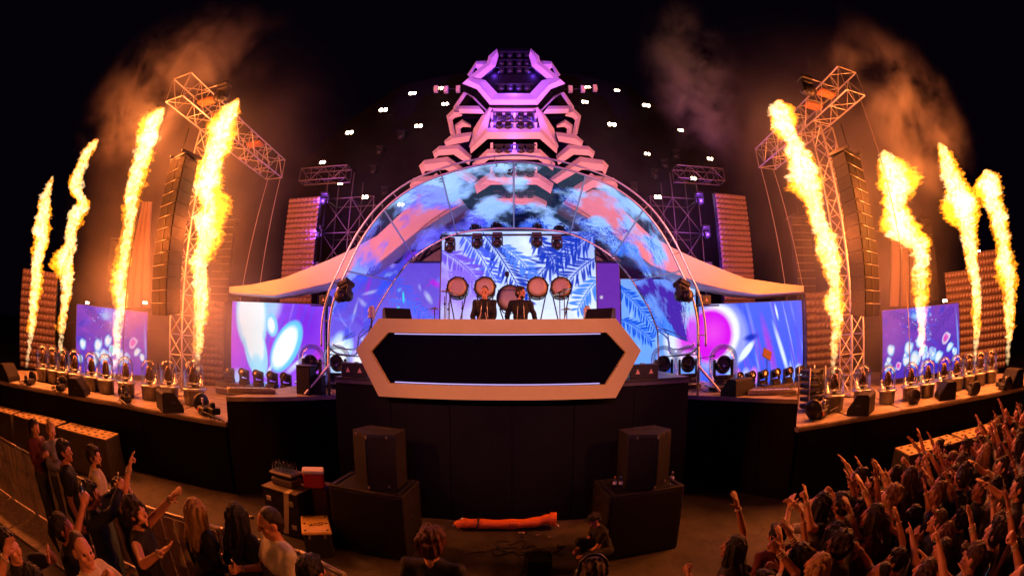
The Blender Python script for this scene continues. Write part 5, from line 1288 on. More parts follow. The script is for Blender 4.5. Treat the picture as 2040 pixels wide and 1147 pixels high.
def bottle(px, py, capcol, label, Z=1.335):
    p = at(px, py, Z=Z); t = thing('water_bottle', label, 'bottle', p, group='bottles on the right subwoofer')
    MB().lathe([(.03, 0), (.034, .01), (.034, .07), (.030, .08), (.034, .09), (.034, .15), (.014, .2), (.014, .22)], n=12).build('body', M_WATER, t)
    MB().lathe([(.0155, .215), (.0155, .24), (.001, .242)], n=10).build('cap', mat('cap_%d' % int(capcol[0] * 100), capcol, .4), t)
    MB().lathe([(.0345, .09), (.0345, .14)], n=12).build('label', mat('paper_label_%d' % int(capcol[2] * 100), (.6, .6, .65), .6), t)
bottle(1224, 974, (.6, .2, .05), 'bottle with orange cap left of the right fill speaker'); bottle(1236, 974, (.05, .25, .8), 'bottle with blue cap against the right fill speaker'); bottle(1338, 964, (.7, .7, .7), 'clear bottle right of the right fill speaker')

# stretcher bag
bg = thing('carry_bag', 'long bright orange rolled bag lying on the ground before the centre block', 'bag', (-.1, 8.05, 0))
M_ORB = mat('orange_bag_cloth', (.95, .20, .02), .6, vary=.15, scale=4, bump=.3, bscale=12)
pts = [V((-1.02, -.1, .10)), V((-.9, -.05, .15)), V((-.6, 0, .13)), V((0, 0, .13)), (V((.5, .03, .15))), V((.8, .06, .21)), V((.98, .06, .20))]
MB().path([p for p in dense([(*p,) for p in pts], 5)], [.07 + .035 * min(1, i / 4) + (.05 if i > 26 else 0) + .01 * math.sin(i * 1.3) for i in range(31)], 14).build('roll', M_ORB, bg)
MB().path([(-.6, -.11, .08), (-.58, -.12, .14), (-.57, -.06, .24), (-.57, .04, .25)], .022, 6).build('strap', M_MATTE, bg)
MB().tube((-1.08, -.12, .1), (-.88, -.05, .28), .02).build('pole_end', M_ALU, bg); MB().tube((.98, .0, .12), (1.05, -.05, .05), .02).build('pole_end', M_ALU, bg)
text_mesh('200', .13, mat('dark_red_print', (.08, .005, .0), .6), bg, (.12, -.118, .15), (math.radians(78), 0, 0), .004)
cl = MB(); rr = random.Random(12)
# loose cables and rubbish near the bag
for k in range(7):
    a = V((rr.uniform(-.1, .9), rr.uniform(6.8, 7.6), .012)); pt = [a]
    for j in range(7): a = a + V((rr.uniform(-.25, .3), rr.uniform(-.35, .2), 0)); pt.append(a)
    c_ = MB().path(dense([(*q,) for q in pt], 4), .011, 5).build('ground_cable', M_MATTE); tag(c_, '%s of the dark cables strewn on the ground before the centre block' % ORD[k], 'cable', 'cables on the ground')
for k, (x, y, s) in enumerate(((1040, 1062, .07), (1072, 1065, .05), (1096, 1068, .04), (690, 1080, .05), (960, 1095, .04), (500, 1030, .06))):
    p = at(x, y, Z=.02); c_ = MB().ball((0, 0, s * .4), (s, s * .7, s * .45), 7, 5).build('crumpled_litter', mat('silver_wrapper', (.6, .5, .35), .25, .7)); c_.location = (p.x, p.y, 0)
    for v in c_.data.vertices: v.co += V((R.uniform(-1, 1), R.uniform(-1, 1), R.uniform(0, 1))) * s * .25
    tag(c_, 'crumpled shiny wrapper on the ground, %s from the left' % ORD[[3, 4, 5, 1, 2, 0][k]], 'litter', 'litter on the ground', 'thing')

# cases and cooler left of the front sub
fc = thing('flight_case', 'large black flight case left of the left front subwoofer', 'case', (-4.25, 6.9, 0), math.radians(-8))
MB().bbox((0, 0, .5), (.85, .6, .92), .02).build('body', M_SPK, fc); MB().bbox((0, 0, .97), (.88, .63, .03), .01).build('lid', mat('worn_case_lid', (.2, .15, .08), .6, vary=.5), fc)
for s in (-1, 1):
    for z in (.25, .75): MB().bbox((s * .28, -.305, z), (.12, .012, .1), .004).build('latch', M_ALU, fc)
tp_ = thing('cloth_strip', 'pale cloth strip hanging down over the black flight case', 'cloth', (-4.05, 6.55, .985)); MB().add([V((x, y, z)) for x, y, z in ((-.05, .15, .012), (.05, .15, .012), (.06, -.06, .014), (-.05, -.06, .014), (.02, -.09, -.4), (-.09, -.09, -.4), (-.06, -.1, -.85), (-.17, -.1, -.85))], [(0, 1, 2, 3), (3, 2, 4, 5), (5, 4, 6, 7)]).build('strip', mat('pale_tape_cloth', (.6, .5, .33), .7), tp_)
wp = thing('water_pack', 'plastic-wrapped pack of water bottles on the black flight case', 'bottles', (-4.3, 6.98, .985), math.radians(-8))
for i in range(5):
    for j in range(3): MB().lathe([(.045, 0), (.047, .01), (.045, .2), (.018, .27), (.018, .3)], (-.22 + .1 * i, -.1 + .1 * j, .16), 10).build('bottle', M_WATER, wp)
MB().bbox((0, 0, .08), (.55, .36, .15), .03).build('wrap', mat('grey_shrink_wrap', (.12, .10, .12), .25, vary=.4, scale=12), wp)
MB().bbox((0, 0, .25), (.58, .38, .06), .02).build('wrap_band', mat('clear_wrap_band', (.30, .26, .28), .3), wp)
st_ = thing('cooler_stand', 'dark road case carrying the red cooler', 'case', (-3.78, 7.35, 0)); MB().bbox((0, 0, .48), (.6, .5, .95), .02).build('body', mat('maroon_case', (.06, .02, .02), .5, vary=.3), st_)
cl_ = thing('red_cooler', 'red cool box with white lid on a dark case', 'cooler', (-3.78, 7.2, .96), math.radians(25)); MB().bbox((0, 0, .15), (.42, .30, .30), .03).build('body', mat('red_cooler_plastic', (.55, .015, .02), .35), cl_); MB().bbox((0, 0, .335), (.44, .32, .07), .02).build('lid', mat('white_cooler_lid', (.75, .68, .6), .4), cl_)
db = thing('dbx_case', 'low case with amber lid lettered dbx against the left front subwoofer', 'case', (-3.42, 6.35, 0), math.radians(28)); db.name = 'rack_case'
MB().bbox((0, 0, .26), (.5, .75, .48), .03).build('body', M_SPK, db); MB().bbox((0, 0, .53), (.53, .78, .06), .02).build('lid', mat('amber_case_lid', (.62, .42, .12), .5, vary=.25), db)
for s in (-1, 1): MB().bbox((s * .14, -.385, .47), (.05, .02, .09), .006).build('latch', M_CHROME, db)
text_mesh('dbx', .2, mat('black_print', (.01, .01, .01), .5), db, (0.02, -.05, .563), (0, 0, math.radians(200)))
for k in range(6): MB().lathe([(.025, 0), (.02, .008), (.001, .009)], ((-.2, .2)[k % 2], -.3 + .3 * (k // 2), .56), 8).build('lid_stud', M_PORT, db)

# ------------------------------------------------------------------ crowd barrier
M_BARR = mat('worn_barrier_sheet', (.66, .54, .38), .5, vary=.4, scale=3, stretch=(3, 3, .6)); M_RAIL = mat('galvanised_rail', (.55, .50, .44), .4, .6, vary=.2)
def barrier(a, b, label):
    a, b = V((*a, 0)), V((*b, 0)); u = (b - a); L = u.length; ang = math.atan2(u.y, u.x)
    t = thing('crowd_barrier', label, 'barrier', a, ang, 'crowd barrier sections'); t.scale = (1, 1, 1.18)
    MB().tube((.0, 0, 1.12), (L - .02, 0, 1.12), .032).build('top_rail', M_RAIL, t)
    MB().box((.03, 0, .56), (.05, .05, 1.08)).build('post', M_RAIL, t); MB().box((L - .05, 0, .56), (.05, .05, 1.08)).build('post', M_RAIL, t)
    k = 5
    for i in range(k):
        x0 = .06 + (L - .14) * i / k; x1 = .06 + (L - .14) * (i + 1) / k - .012
        for z0, z1 in ((.06, .40), (.42, .74), (.76, 1.08)): MB().box(((x0 + x1) / 2, -.012, (z0 + z1) / 2), (x1 - x0, .012, z1 - z0)).build('sheet', M_BARR, t)
    for z in (.41, .75): MB().box((L / 2, 0, z), (L - .08, .05, .03)).build('cross_rail', M_RAIL, t)
    MB().box((L / 2, -.55, .02), (L - .03, 1.1, .03)).build('foot_plate', M_BARR, t)
    for x in (.06, L - .08): MB().tube((x, .03, .95), (x, .95, .04), .022).box((x, .5, .02), (.06, .95, .03)).build('back_brace', M_RAIL, t)
path = [tuple(at(x_, y_, Z=1.32))[:2] for x_, y_ in ((0, 872), (100, 925), (200, 972), (290, 1010), (440, 1053), (600, 1100), (690, 1147))]
path = [(path[0][0] - 1.9, path[0][1] - .5)] + path
seg = []
for a, b in zip(path[:-1], path[1:]):
    k = max(1, round(math.dist(a, b) / 1.25))
    for i in range(k): seg.append(((a[0] + (b[0] - a[0]) * i / k, a[1] + (b[1] - a[1]) * i / k), (a[0] + (b[0] - a[0]) * (i + 1) / k, a[1] + (b[1] - a[1]) * (i + 1) / k)))
for k, (a, b) in enumerate(seg): barrier(a, b, '%s metal barrier section from the left end of the left crowd rail' % ORD[k])

for pr in (MH_UP, MH_HANG, MH_LIT, DOME, JAR, BL, WD, GC, AB, KB, SUB):
    if 'placed' in pr.keys(): del pr['placed']
# ================================================================== people
M_SKIN = mat('skin', objcol=True, rough=.5, vary=.12, scale=9)
M_CLOTH = mat('clothing', objcol=True, rough=.8, vary=.22, scale=7, bump=.4, bscale=26)
M_HAIR = mat('hair', objcol=True, rough=.42, vary=.45, scale=22, bump=.7, bscale=70, stretch=(3.5, 3.5, .5))
M_EYE = mat('eye_dark', (.015, .01, .01), .2)
M_PHONE = mat('phone_body', (.015, .015, .018), .3); M_PSCREEN = emit('phone_screen', (.25, .5, 1.0), 1.1)
def capsule(mb, p0, p1, r0, r1, n=10):
    p0, p1 = V(p0), V(p1); d = p1 - p0
    if d.length < 1e-5: d = V((0, 0, 1e-3)); p1 = p0 + d
    u = d.normalized()
    pts = [p0 - u * r0 * .97, p0 - u * r0 * .72, p0 - u * r0 * .38, p0, p1, p1 + u * r1 * .38, p1 + u * r1 * .72, p1 + u * r1 * .97]
    mb.path(pts, [r0 * .22, r0 * .7, r0 * .925, r0, r1, r1 * .925, r1 * .7, r1 * .22], n)
def frame(d, nrm):
    d = d.normalized(); nrm = (nrm - d * nrm.dot(d)); nrm.normalize(); s = d.cross(nrm)
    return d, nrm, s
def hand(mb, W, d, nrm, side, kind):
    d, nrm, s = frame(d, nrm)
    if side < 0: s = -s
    M3 = Matrix((s, nrm, d)).transposed()
    mb.ball(W + d * .048, (.043, .02, .055), 10, 7, M3)
    mb.ball(W + d * .03 + s * .022, (.022, .02, .035), 8, 6, M3)
    lens = (.078, .086, .078, .062); offs = (.031, .0105, -.0105, -.030)
    opened = {'open': (1, 1, 1, 1), 'fist': (0, 0, 0, 0), 'point': (1, 0, 0, 0), 'peace': (1, 1, 0, 0), 'horns': (1, 0, 0, 1), 'relaxed': (.6, .55, .5, .45), 'hold': (.3, .3, .3, .3)}[kind]
    for L, o, op in zip(lens, offs, opened):
        c1 = (1 - op) * 1.45 + .12; c2 = (1 - op) * 1.35 + .15; sp = o * (5.5 if op > .8 else .6)
        b = W + d * (.096 - abs(o) * .25) + s * o
        f1 = (d * math.cos(c1) + nrm * math.sin(c1) + s * sp).normalized(); f2 = (d * math.cos(c1 + c2) + nrm * math.sin(c1 + c2) + s * sp).normalized()
        m_ = b + f1 * L * .52; e = m_ + f2 * L * .48
        capsule(mb, b, m_, .0105, .0098, 8); capsule(mb, m_, e, .0098, .0085, 8)
    tb = W + d * .03 + s * .036
    if kind in ('fist', 'point', 'peace', 'horns', 'hold'):
        t1 = tb + (d * .55 + s * .35 + nrm * .55).normalized() * .042; t2 = t1 + (d * .45 - s * .5 + nrm * .5).normalized() * .034
    else:
        t1 = tb + (d * .55 + s * .8 + nrm * .2).normalized() * .042; t2 = t1 + (d * .8 + s * .5 + nrm * .15).normalized() * .034
    capsule(mb, tb, t1, .0125, .011, 8); capsule(mb, t1, t2, .011, .009, 8)
    return W + d * .085 + nrm * .03
def remeshed(mb, name, voxel, smooth, m):
    me = mb.mesh(name, m); o = bpy.data.objects.new('tmp', me)
    r = o.modifiers.new('r', 'REMESH'); r.mode = 'VOXEL'; r.voxel_size = voxel; r.use_smooth_shade = True
    if smooth:
        s = o.modifiers.new('s', 'SMOOTH'); s.factor = .5; s.iterations = smooth
    out = evaluated_mesh(o); bpy.data.meshes.remove(me)
    out.name = name; out.materials.clear(); out.materials.append(m)
    return out
def ruffle(me, amp, freq, seed):
    n = len(me.vertices); co = np.empty(n * 3, np.float32); me.vertices.foreach_get('co', co); co = co.reshape(-1, 3)
    no = np.empty(n * 3, np.float32); me.vertices.foreach_get('normal', no); no = no.reshape(-1, 3)
    f = np.array(freq)
    ph = (np.sin(co[:, 0] * f[0] + seed) * np.cos(co[:, 1] * f[1] + seed * 2 + co[:, 2] * f[2] * .7) + np.sin(co[:, 2] * f[2] + co[:, 0] * f[0] * 1.7 + seed * 3) * .7)
    co += no * (ph * amp)[:, None]
    me.vertices.foreach_set('co', co.ravel()); me.update()
def make_person(seed, arms, head=(0, 0), hair='short', sleeve='short', lean=0.0, legs='stand', fem=False, eyes=False, band=(), beard=False):
    """arms: {side: (wrist xyz relative to the chest, hand kind, palm direction)}, side +1 is the person's right"""
    rn = random.Random(seed)
    B, SH, TR, HR = MB(), MB(), MB(), MB()
    k = .9 if fem else 1.0
    if legs == 'stand':
        pel = V((0, 0, .96)); hips = {s: V((s * .09, 0, .92)) for s in (-1, 1)}; knees = {s: V((s * .105, .02, .50)) for s in (-1, 1)}; ank = {s: V((s * .11, -.02, .09)) for s in (-1, 1)}
    else:
        pel = V((0, -.10, .36)); hips = {s: V((s * .10, -.08, .36)) for s in (-1, 1)}; knees = {s: V((s * .19, .33, .50 if s > 0 else .40)) for s in (-1, 1)}; ank = {s: V((s * .16, .12 if s > 0 else -.05, .09)) for s in (-1, 1)}
    rx = Matrix.Rotation(-lean, 3, 'X')
    def up(p): return pel + rx @ (V(p) - V((0, 0, .96)))
    waist, chest, nb = up((0, 0, 1.12)), up((0, .01, 1.30)), up((0, 0, 1.47))
    for s in (-1, 1):
        for mb, g_ in ((B, 0), (TR, .014)):
            capsule(mb, hips[s], knees[s], .088 + g_, .058 + g_); capsule(mb, knees[s], ank[s], .056 + g_ * 1.3, .040 + g_ * 1.6)
        capsule(B, ank[s], ank[s] + V((s * .02, .15, -.05)), .045, .036); capsule(TR, ank[s] + V((0, .0, -.03)), ank[s] + V((s * .02, .16, -.045)), .05, .042)
    def ell(mb, c, r, g_=0): mb.ball(c, (r[0] + g_, r[1] + g_, r[2] + g_), 16, 10, rx)
    ell(B, pel, (.165, .115, .12)); ell(TR, pel + V((0, 0, -.01)), (.165, .115, .12), .014)
    for mb, g_ in ((B, 0), (SH, .016)):
        ell(mb, waist, (.14 * (.92 if fem else 1.05), .10, .15), g_); ell(mb, chest, (.168 * k, .118, .19), g_); ell(mb, up((0, .0, 1.0)), (.158, .11, .10), g_)
        capsule(mb, up((-.16 * k, 0, 1.41)), up((.16 * k, 0, 1.41)), .062 + g_ * .7, .062 + g_ * .7)
        capsule(mb, up((0, -.005, 1.40)), up((0, -.005, 1.455)), .085 + g_ * .3, .062 + g_ * .2)
        if fem:
            for s in (-1, 1): ell(mb, up((s * .075, .095, 1.27)), (.06, .055, .06), g_ * .6)
    tips = {}
    bands = []
    for s in (-1, 1):
        Sx = up((s * .185 * k, 0, 1.415)); spec = arms.get(s, ((s * .26, .02, .78), 'relaxed', (-s, 0, 0)))
        W = up(V((0, 0, 1.30)) + V(spec[0]) - V((0, 0, 1.30)) + V((0, 0, 0))) if spec[0][2] < 1.2 and False else up(spec[0])
        a, b = .29, .265; d = W - Sx; L = min(d.length, (a + b) * .985); d.normalize(); W = Sx + d * L
        x = (a * a - b * b + L * L) / (2 * L); h = math.sqrt(max(0, a * a - x * x))
        hint = V((s * .8, -.35, -.6)) if (W - Sx).z > -.05 else V((s * .30, -.9, -.2)); hint = (hint - d * hint.dot(d)).normalized(); E = Sx + d * x + hint * h
        capsule(B, Sx, E, .050 * k, .041 * k); capsule(B, E, W, .041 * k, .027)
        capsule(B, E, E.lerp(W, .45), .042 * k, .036 * k)
        fd = (W - E).normalized()
        tips[s] = (hand(B, W + fd * .01, fd, V(spec[2]), s, spec[1]), fd, W)
        if sleeve == 'short': capsule(SH, Sx, Sx.lerp(E, .62), .068 * k, .062 * k)
        elif sleeve == 'long': capsule(SH, Sx, E, .068 * k, .056 * k); capsule(SH, E, E.lerp(W, .93), .056 * k, .044)
        if s in band:
            for q in range(rn.choice((1, 2, 3))): bands.append((W - fd * (.02 + .022 * q), fd))
    # head
    hc = nb + rx @ V((0, .025, .155)); hr_ = Matrix.Rotation(head[0], 3, 'Z') @ Matrix.Rotation(head[1], 3, 'X')
    capsule(B, nb - V((0, 0, .05)), hc - V((0, .01, .06)), .058 * k, .054 * k)
    def hb_(c, r): B.ball(hc + hr_ @ V(c), r, 14, 10, hr_)
    hb_((0, 0, .012), (.076, .096, .108)); hb_((0, .022, -.052), (.058, .072, .058)); hb_((0, .078, -.088), (.026, .022, .022)); hb_((0, .083, .030), (.052, .018, .016)); hb_((0, .09, -.053), (.024, .012, .011))
    for s in (-1, 1): hb_((s * .079, -.004, -.005), (.012, .024, .033)); hb_((s * .045, .068, -.02), (.025, .022, .022))
    capsule(B, hc + hr_ @ V((0, .092, .022)), hc + hr_ @ V((0, .112, -.018)), .011, .016)
    def hh(c, r): HR.ball(hc + hr_ @ V(c), r, 16, 12, hr_)
    if hair in ('short', 'buzz', 'long', 'bun', 'pony', 'curly'):
        g_ = {'buzz': .004, 'short': .014, 'long': .014, 'bun': .010, 'pony': .010, 'curly': .02}[hair]
        hh((0, -.020, .028), (.076 + g_, .088 + g_, .104 + g_)); hh((0, -.045, -.01), (.074 + g_, .062 + g_, .085 + g_)); 
        if hair == 'short': hh((0, .045, .095), (.055, .05, .032))
    if hair == 'long':
        for i in range(9):
            a = -2.7 + 5.4 * i / 8; 
            if abs(a) > 2.2 and False: continue
            x, y = math.sin(a) * .085, -math.cos(a) * .085
            if y > .05: continue
            top = hc + hr_ @ V((x, y - .01, .04)); mid = hc + hr_ @ V((x * 1.15, y * 1.1 - .025, -.12)); bot = nb + rx @ V((x * 1.2, -.12 + min(0, y) * .2 - .01, -.08 - .14 * rn.random()))
            capsule(HR, top, mid, .036, .034); capsule(HR, mid, bot, .034, .020)
    if hair == 'bun': hh((0, -.075, .105), (.045, .045, .042))
    if hair == 'pony':
        a = hc + hr_ @ V((0, -.11, .06)); capsule(HR, a, a + hr_ @ V((0, -.05, -.10)), .028, .03); capsule(HR, a + hr_ @ V((0, -.05, -.10)), a + hr_ @ V((0, -.03, -.26)), .03, .014)
    if hair == 'curly':
        for i in range(46):
            a = rn.uniform(0, 6.28); t = rn.uniform(-.25, 1.0); rr_ = math.sqrt(max(0, 1 - t * t)); x, y, z = math.cos(a) * rr_ * .092, math.sin(a) * rr_ * .105 - .022, t * .118 + .03
            if y > .055 and z < .075: continue
            hh((x, y, z), (.027, .027, .025))
    if hair == 'cap':
        hh((0, -.008, .045), (.088, .105, .085)); HR.bbox(hc + hr_ @ V((0, .125, .045)), (.13, .10, .012), .004, hr_)
        hh((0, -.05, -.015), (.078, .062, .06))
    if beard: hh((0, .05, -.085), (.05, .05, .042)); 
    res = {'body': remeshed(B, 'body', .0088, 2, M_SKIN), 'shirt': remeshed(SH, 'shirt', .016, 4, M_CLOTH), 'trousers': remeshed(TR, 'trousers', .019, 4, M_CLOTH)}
    ruffle(res['shirt'], .006, (24, 21, 27), seed); ruffle(res['trousers'], .006, (20, 20, 17), seed + 1)
    if len(HR.v): res['hair'] = remeshed(HR, 'hair', .0085, 2, M_HAIR); ruffle(res['hair'], .005 if hair != 'buzz' else .001, (95, 90, 18), seed + 2); ruffle(res['hair'], .0035 if hair != 'buzz' else .0, (210, 190, 30), seed + 5)
    ex = []
    if bands:
        for p, d in bands: ex.append(('wristband', MB().lathe([(.031, -.007), (.036, -.006), (.036, .006), (.031, .007)], p, 12, axis=d.to_track_quat('Z', 'Y').to_matrix()).mesh('wristband', mat('bead_band', (.45, .35, .2), .5, vary=.6, scale=60))))
    if eyes:
        for s in (-1, 1): ex.append(('eye', MB().ball(hc + hr_ @ V((s * .031, .083, .008)), .0125, 8, 6).mesh('eye', M_EYE)))
    return {'parts': res, 'extra': ex, 'tips': tips, 'head': hc, 'hr': hr_, 'chest': chest}
SKINS = [(.52, .23, .13), (.60, .29, .18), (.42, .17, .095), (.30, .12, .065), (.64, .33, .22)]
HAIRS = {'black': (.008, .007, .007), 'dark brown': (.022, .012, .008), 'brown': (.06, .03, .015), 'blond': (.42, .25, .10), 'auburn': (.10, .03, .015), 'red': (.35, .03, .03)}
CLOTHES = {'black': (.010, .010, .012), 'dark grey': (.04, .04, .045), 'white': (.62, .60, .56), 'navy': (.012, .016, .05), 'maroon': (.10, .012, .015), 'cream': (.55, .45, .30), 'denim blue': (.10, .15, .25), 'olive': (.06, .06, .025), 'grey': (.16, .16, .17)}
def add_person(pr, loc, rz, label, skin=0, hair='black', shirt='black', trousers='dark grey', scale=1.0, group=None, cat='person'):
    t = thing('person', label, cat, loc, rz, group); t.scale = (scale,) * 3
    for nm, me in pr['parts'].items():
        o = inst(nm, me, t); c = {'body': SKINS[skin], 'shirt': CLOTHES.get(shirt, (.02, .02, .02)), 'trousers': CLOTHES[trousers], 'hair': HAIRS.get(hair) or CLOTHES.get(hair)}[nm]
        o.color = (*c, 1)
    for nm, me in pr['extra']: inst(nm, me, t)
    return t
def phone_at(t, pr, side, label, lit=True):
    p, fd, W = pr['tips'][side]; M4 = Matrix.Translation(t.location) @ Matrix.Rotation(t.rotation_euler.z, 4, 'Z') @ Matrix.Scale(t.scale.x, 4)
    o = thing('phone', label, 'phone', M4 @ (p + V((0, 0, .03))), t.rotation_euler.z, 'phones held up in the crowd')
    o.rotation_euler = (.25, 0, t.rotation_euler.z)
    MB().bbox((0, 0, 0), (.076, .010, .15), .004).build('case', M_PHONE, o)
    MB().box((0, -.0056, 0), (.066, .0012, .128)).build('screen', M_PSCREEN if lit else M_LENS, o)
UP = 1.95
P = {}
def rnd_proto(key, seed, a, word, **kw): P[key] = make_person(seed, a, **kw); POSEWORD[key] = word
POSEWORD = {}
rnd_proto('down', 1, {}, 'arms lowered', hair='short', head=(.3, .05))
rnd_proto('down_long', 2, {1: ((.2, .3, 1.3), 'relaxed', (-1, 0, 0))}, 'long hair and arms low', hair='long', fem=True, head=(.1, .1))
rnd_proto('right_open', 3, {1: ((.42, .22, 1.82), 'open', (0, 1, 0))}, 'right palm raised', head=(.2, .15), hair='short', band=(1,))
rnd_proto('left_open_long', 4, {-1: ((-.30, .28, 1.80), 'open', (0, 1, 0)), 1: ((.25, .3, 1.25), 'relaxed', (-1, 0, 0))}, 'long hair and left palm raised', head=(-.2, .2), hair='long', fem=True, band=(-1,), sleeve='tank')
rnd_proto('both_open', 5, {1: ((.50, .2, 1.70), 'open', (0, 1, 0)), -1: ((-.36, .30, 1.82), 'open', (0, 1, 0))}, 'curls and both palms raised', head=(0, .25), hair='curly', band=(1, -1))
rnd_proto('fist', 6, {1: ((.26, .32, 1.74), 'fist', (0, 1, 0))}, 'cropped hair and raised fist', head=(.1, .1), hair='buzz', band=(1,))
rnd_proto('point', 7, {-1: ((-.2, .40, 1.76), 'point', (0, 1, 0))}, 'cap and pointing finger', head=(-.1, .2), hair='cap')
rnd_proto('horns', 8, {1: ((.36, .28, 1.80), 'horns', (0, 1, 0)), -1: ((-.28, .3, 1.5), 'relaxed', (1, 0, 0))}, 'horned hand raised', head=(.3, .15), hair='short', band=(1,), sleeve='tank')
rnd_proto('phone', 9, {1: ((.10, .38, 1.62), 'hold', (-1, 0, .2)), -1: ((-.08, .36, 1.60), 'hold', (1, 0, .2))}, 'ponytail and raised phone', head=(0, .05), hair='pony', fem=True, sleeve='long')
rnd_proto('wave', 10, {1: ((.48, .32, 1.62), 'open', (0, 1, .2)), -1: ((-.3, .2, 1.0), 'relaxed', (1, 0, 0))}, 'hair bun and waving arm', head=(.4, .1), hair='bun', fem=True, band=(1,))
rnd_proto('clap', 11, {1: ((.05, .36, 1.55), 'open', (-1, 0, 0)), -1: ((-.05, .36, 1.55), 'open', (1, 0, 0))}, 'long hair and clapping hands', head=(0, .2), hair='long', fem=True, band=(1, -1))
rnd_proto('peace', 12, {-1: ((-.40, .2, 1.76), 'peace', (0, 1, 0)), 1: ((.3, .35, 1.60), 'fist', (0, 1, 0))}, 'beard and two fingers raised', head=(.0, .2), hair='short', beard=True, band=(-1,))
rnd_proto('reach', 13, {1: ((.12, .50, 1.66), 'open', (0, .3, -1))}, 'arm stretched to the stage', head=(.1, .15), hair='short', band=(1,))
rnd_proto('tall_reach', 14, {1: ((.20, .10, 1.95), 'open', (0, 1, 0)), -1: ((-.3, .3, 1.45), 'fist', (1, 0, 0))}, 'long hair and arm straight up', head=(.2, .2), hair='long', fem=True, band=(1,), sleeve='tank')
rnd_proto('look', 15, {}, 'face turned aside', head=(-.8, .05), hair='curly')
# ---- the two performers, facing the audience (-Y)
djl = make_person(20, {1: ((.20, .28, 1.02), 'hold', (-1, 0, -.3)), -1: ((-.14, .30, 1.02), 'hold', (1, 0, -.3))}, head=(-.1, -.10), hair='buzz', sleeve='long', eyes=True, lean=.06)
djr = make_person(21, {1: ((.28, .16, .98), 'relaxed', (-1, 0, -.3)), -1: ((-.30, .18, .98), 'relaxed', (1, 0, -.3))}, head=(.95, -.02), hair='short', sleeve='long', eyes=True, beard=True)
rs = thing('performer_riser', 'low black riser under the two performers', 'riser', (-.15, 9.3, CZ)); MB().box((0, 0, .08), (2.6, 1.0, .155)).build('top', M_DARKDECK, rs)
pl_ = at(966, 571, Y=9.35); pr_ = at(1037, 572, Y=9.35); HB = CZ + .16
for pr, p, lab, nm in ((djl, pl_, 'bald performer in dark jacket looking down behind the booth, sticks in hand', 0), (djr, pr_, 'bearded performer in black jacket looking sideways behind the booth', 1)):
    sc = (p.z - HB) / 1.745
    t = add_person(pr, (p.x, 9.35, HB), math.pi, lab, 1, 'dark brown', 'black', 'black', sc)
    ch = pr['chest']
    for s in (-1, 1): MB().path([ch + V((s * .055, .128, .13)), ch + V((s * .06, .142, .0)), ch + V((s * .075, .132, -.2)), ch + V((s * .08, .13, -.32))], .007, 5).build('zip', M_CHROME, t)
for k, (s, a) in enumerate(((1, .5), (-1, -.2))):
    tp = djl['tips'][s][0]; sc = (pl_.z - HB) / 1.745
    pw = V((pl_.x - tp.x * sc, 9.35 - tp.y * sc, HB + tp.z * sc)); t = thing('drumstick', "drumstick in the left performer's %s hand" % ['right', 'left'][k], 'drumstick', pw)
    MB().tube((0, 0, -.08), (a * .25, -.12, .24), .012, .009).build('stick', mat('maple', (.6, .42, .25), .5), t)
# ---- named people at the left barrier
def face_angle(x, y): return math.atan2(-x, y)          # so that +Y points along (x, y)
def put(pr, px, py, hz_, facing, label, **kw):
    sc = kw['scale'] = kw.get('scale', 1.0) * 1.22; p = at(px, py, Z=hz_ * sc)
    return add_person(pr, (p.x, p.y, 0), face_angle(*facing), label, **kw)
HD = 1.72
t = put(make_person(30, {1: ((.12, .3, 1.28), 'hold', (-1, 0, .3)), -1: ((-.1, .3, 1.22), 'hold', (1, 0, .3))}, head=(0, -.35), hair='pony', fem=True, sleeve='long'), 66, 838, HD, (1, .3), 'woman with dark ponytail in black, looking down at her hands behind the barrier', skin=1, hair='dark brown', shirt='maroon', scale=.98)
t = put(make_person(31, {1: ((.12, .28, 1.12), 'relaxed', (-1, 0, .3)), -1: ((-.1, .3, 1.15), 'hold', (1, 0, .3))}, head=(-.2, -.3), hair='bun', fem=True, sleeve='long'), 98, 843, HD, (1, .2), 'blond woman with a bun in pale denim jacket beside the ponytailed woman', skin=4, hair='blond', shirt='grey', scale=.98)
t = put(make_person(32, {}, head=(-.35, .05), hair='short'), 122, 882, HD, (.5, 1), 'man in black polo shirt seen from behind at the barrier gap', skin=2, hair='black', shirt='black', trousers='black', scale=1.04)
t = put(make_person(33, {1: ((.2, .25, 1.1), 'relaxed', (-1, 0, 0))}, head=(-.5, 0), hair='short', beard=True), 181, 893, HD, (.6, 1), 'bearded man in white shirt standing beside the man in black polo', skin=1, hair='dark brown', shirt='cream', trousers='denim blue', scale=1.0)
pp = make_person(34, {1: ((.12, .38, 1.72), 'hold', (-1, 0, .2)), -1: ((-.05, .36, 1.68), 'hold', (1, 0, .2))}, hair='short', sleeve='long')
t = put(pp, 172, 965, HD, (.75, 1), 'person in dark hooded top filming the stage below the bearded man', skin=2, shirt='navy'); phone_at(t, pp, 1, 'dark phone held by the person in the hooded top', False)
t = put(make_person(35, {1: ((.16, .2, 1.92), 'horns', (0, 1, 0))}, head=(.5, .45), hair='long', fem=True, sleeve='tank', band=(1,)), 236, 955, HD, (.8, .8), 'long-haired woman with head thrown back and one arm up at the barrier', skin=1, hair='dark brown', scale=.97)
t = put(make_person(36, {1: ((.50, .32, 1.55), 'open', (0, 0, 1)), -1: ((-.05, .42, 1.80), 'open', (0, 1, 0))}, head=(-.3, .15), hair='curly', sleeve='tank', band=(1, -1), beard=True), 262, 1000, HD, (.85, .6), 'curly-haired man in black tank top stretching both arms to the stage', skin=1, hair='dark brown', scale=1.02)
pp = make_person(37, {1: ((.05, .3, 1.85), 'hold', (-1, 0, .2))}, hair='pony', fem=True)
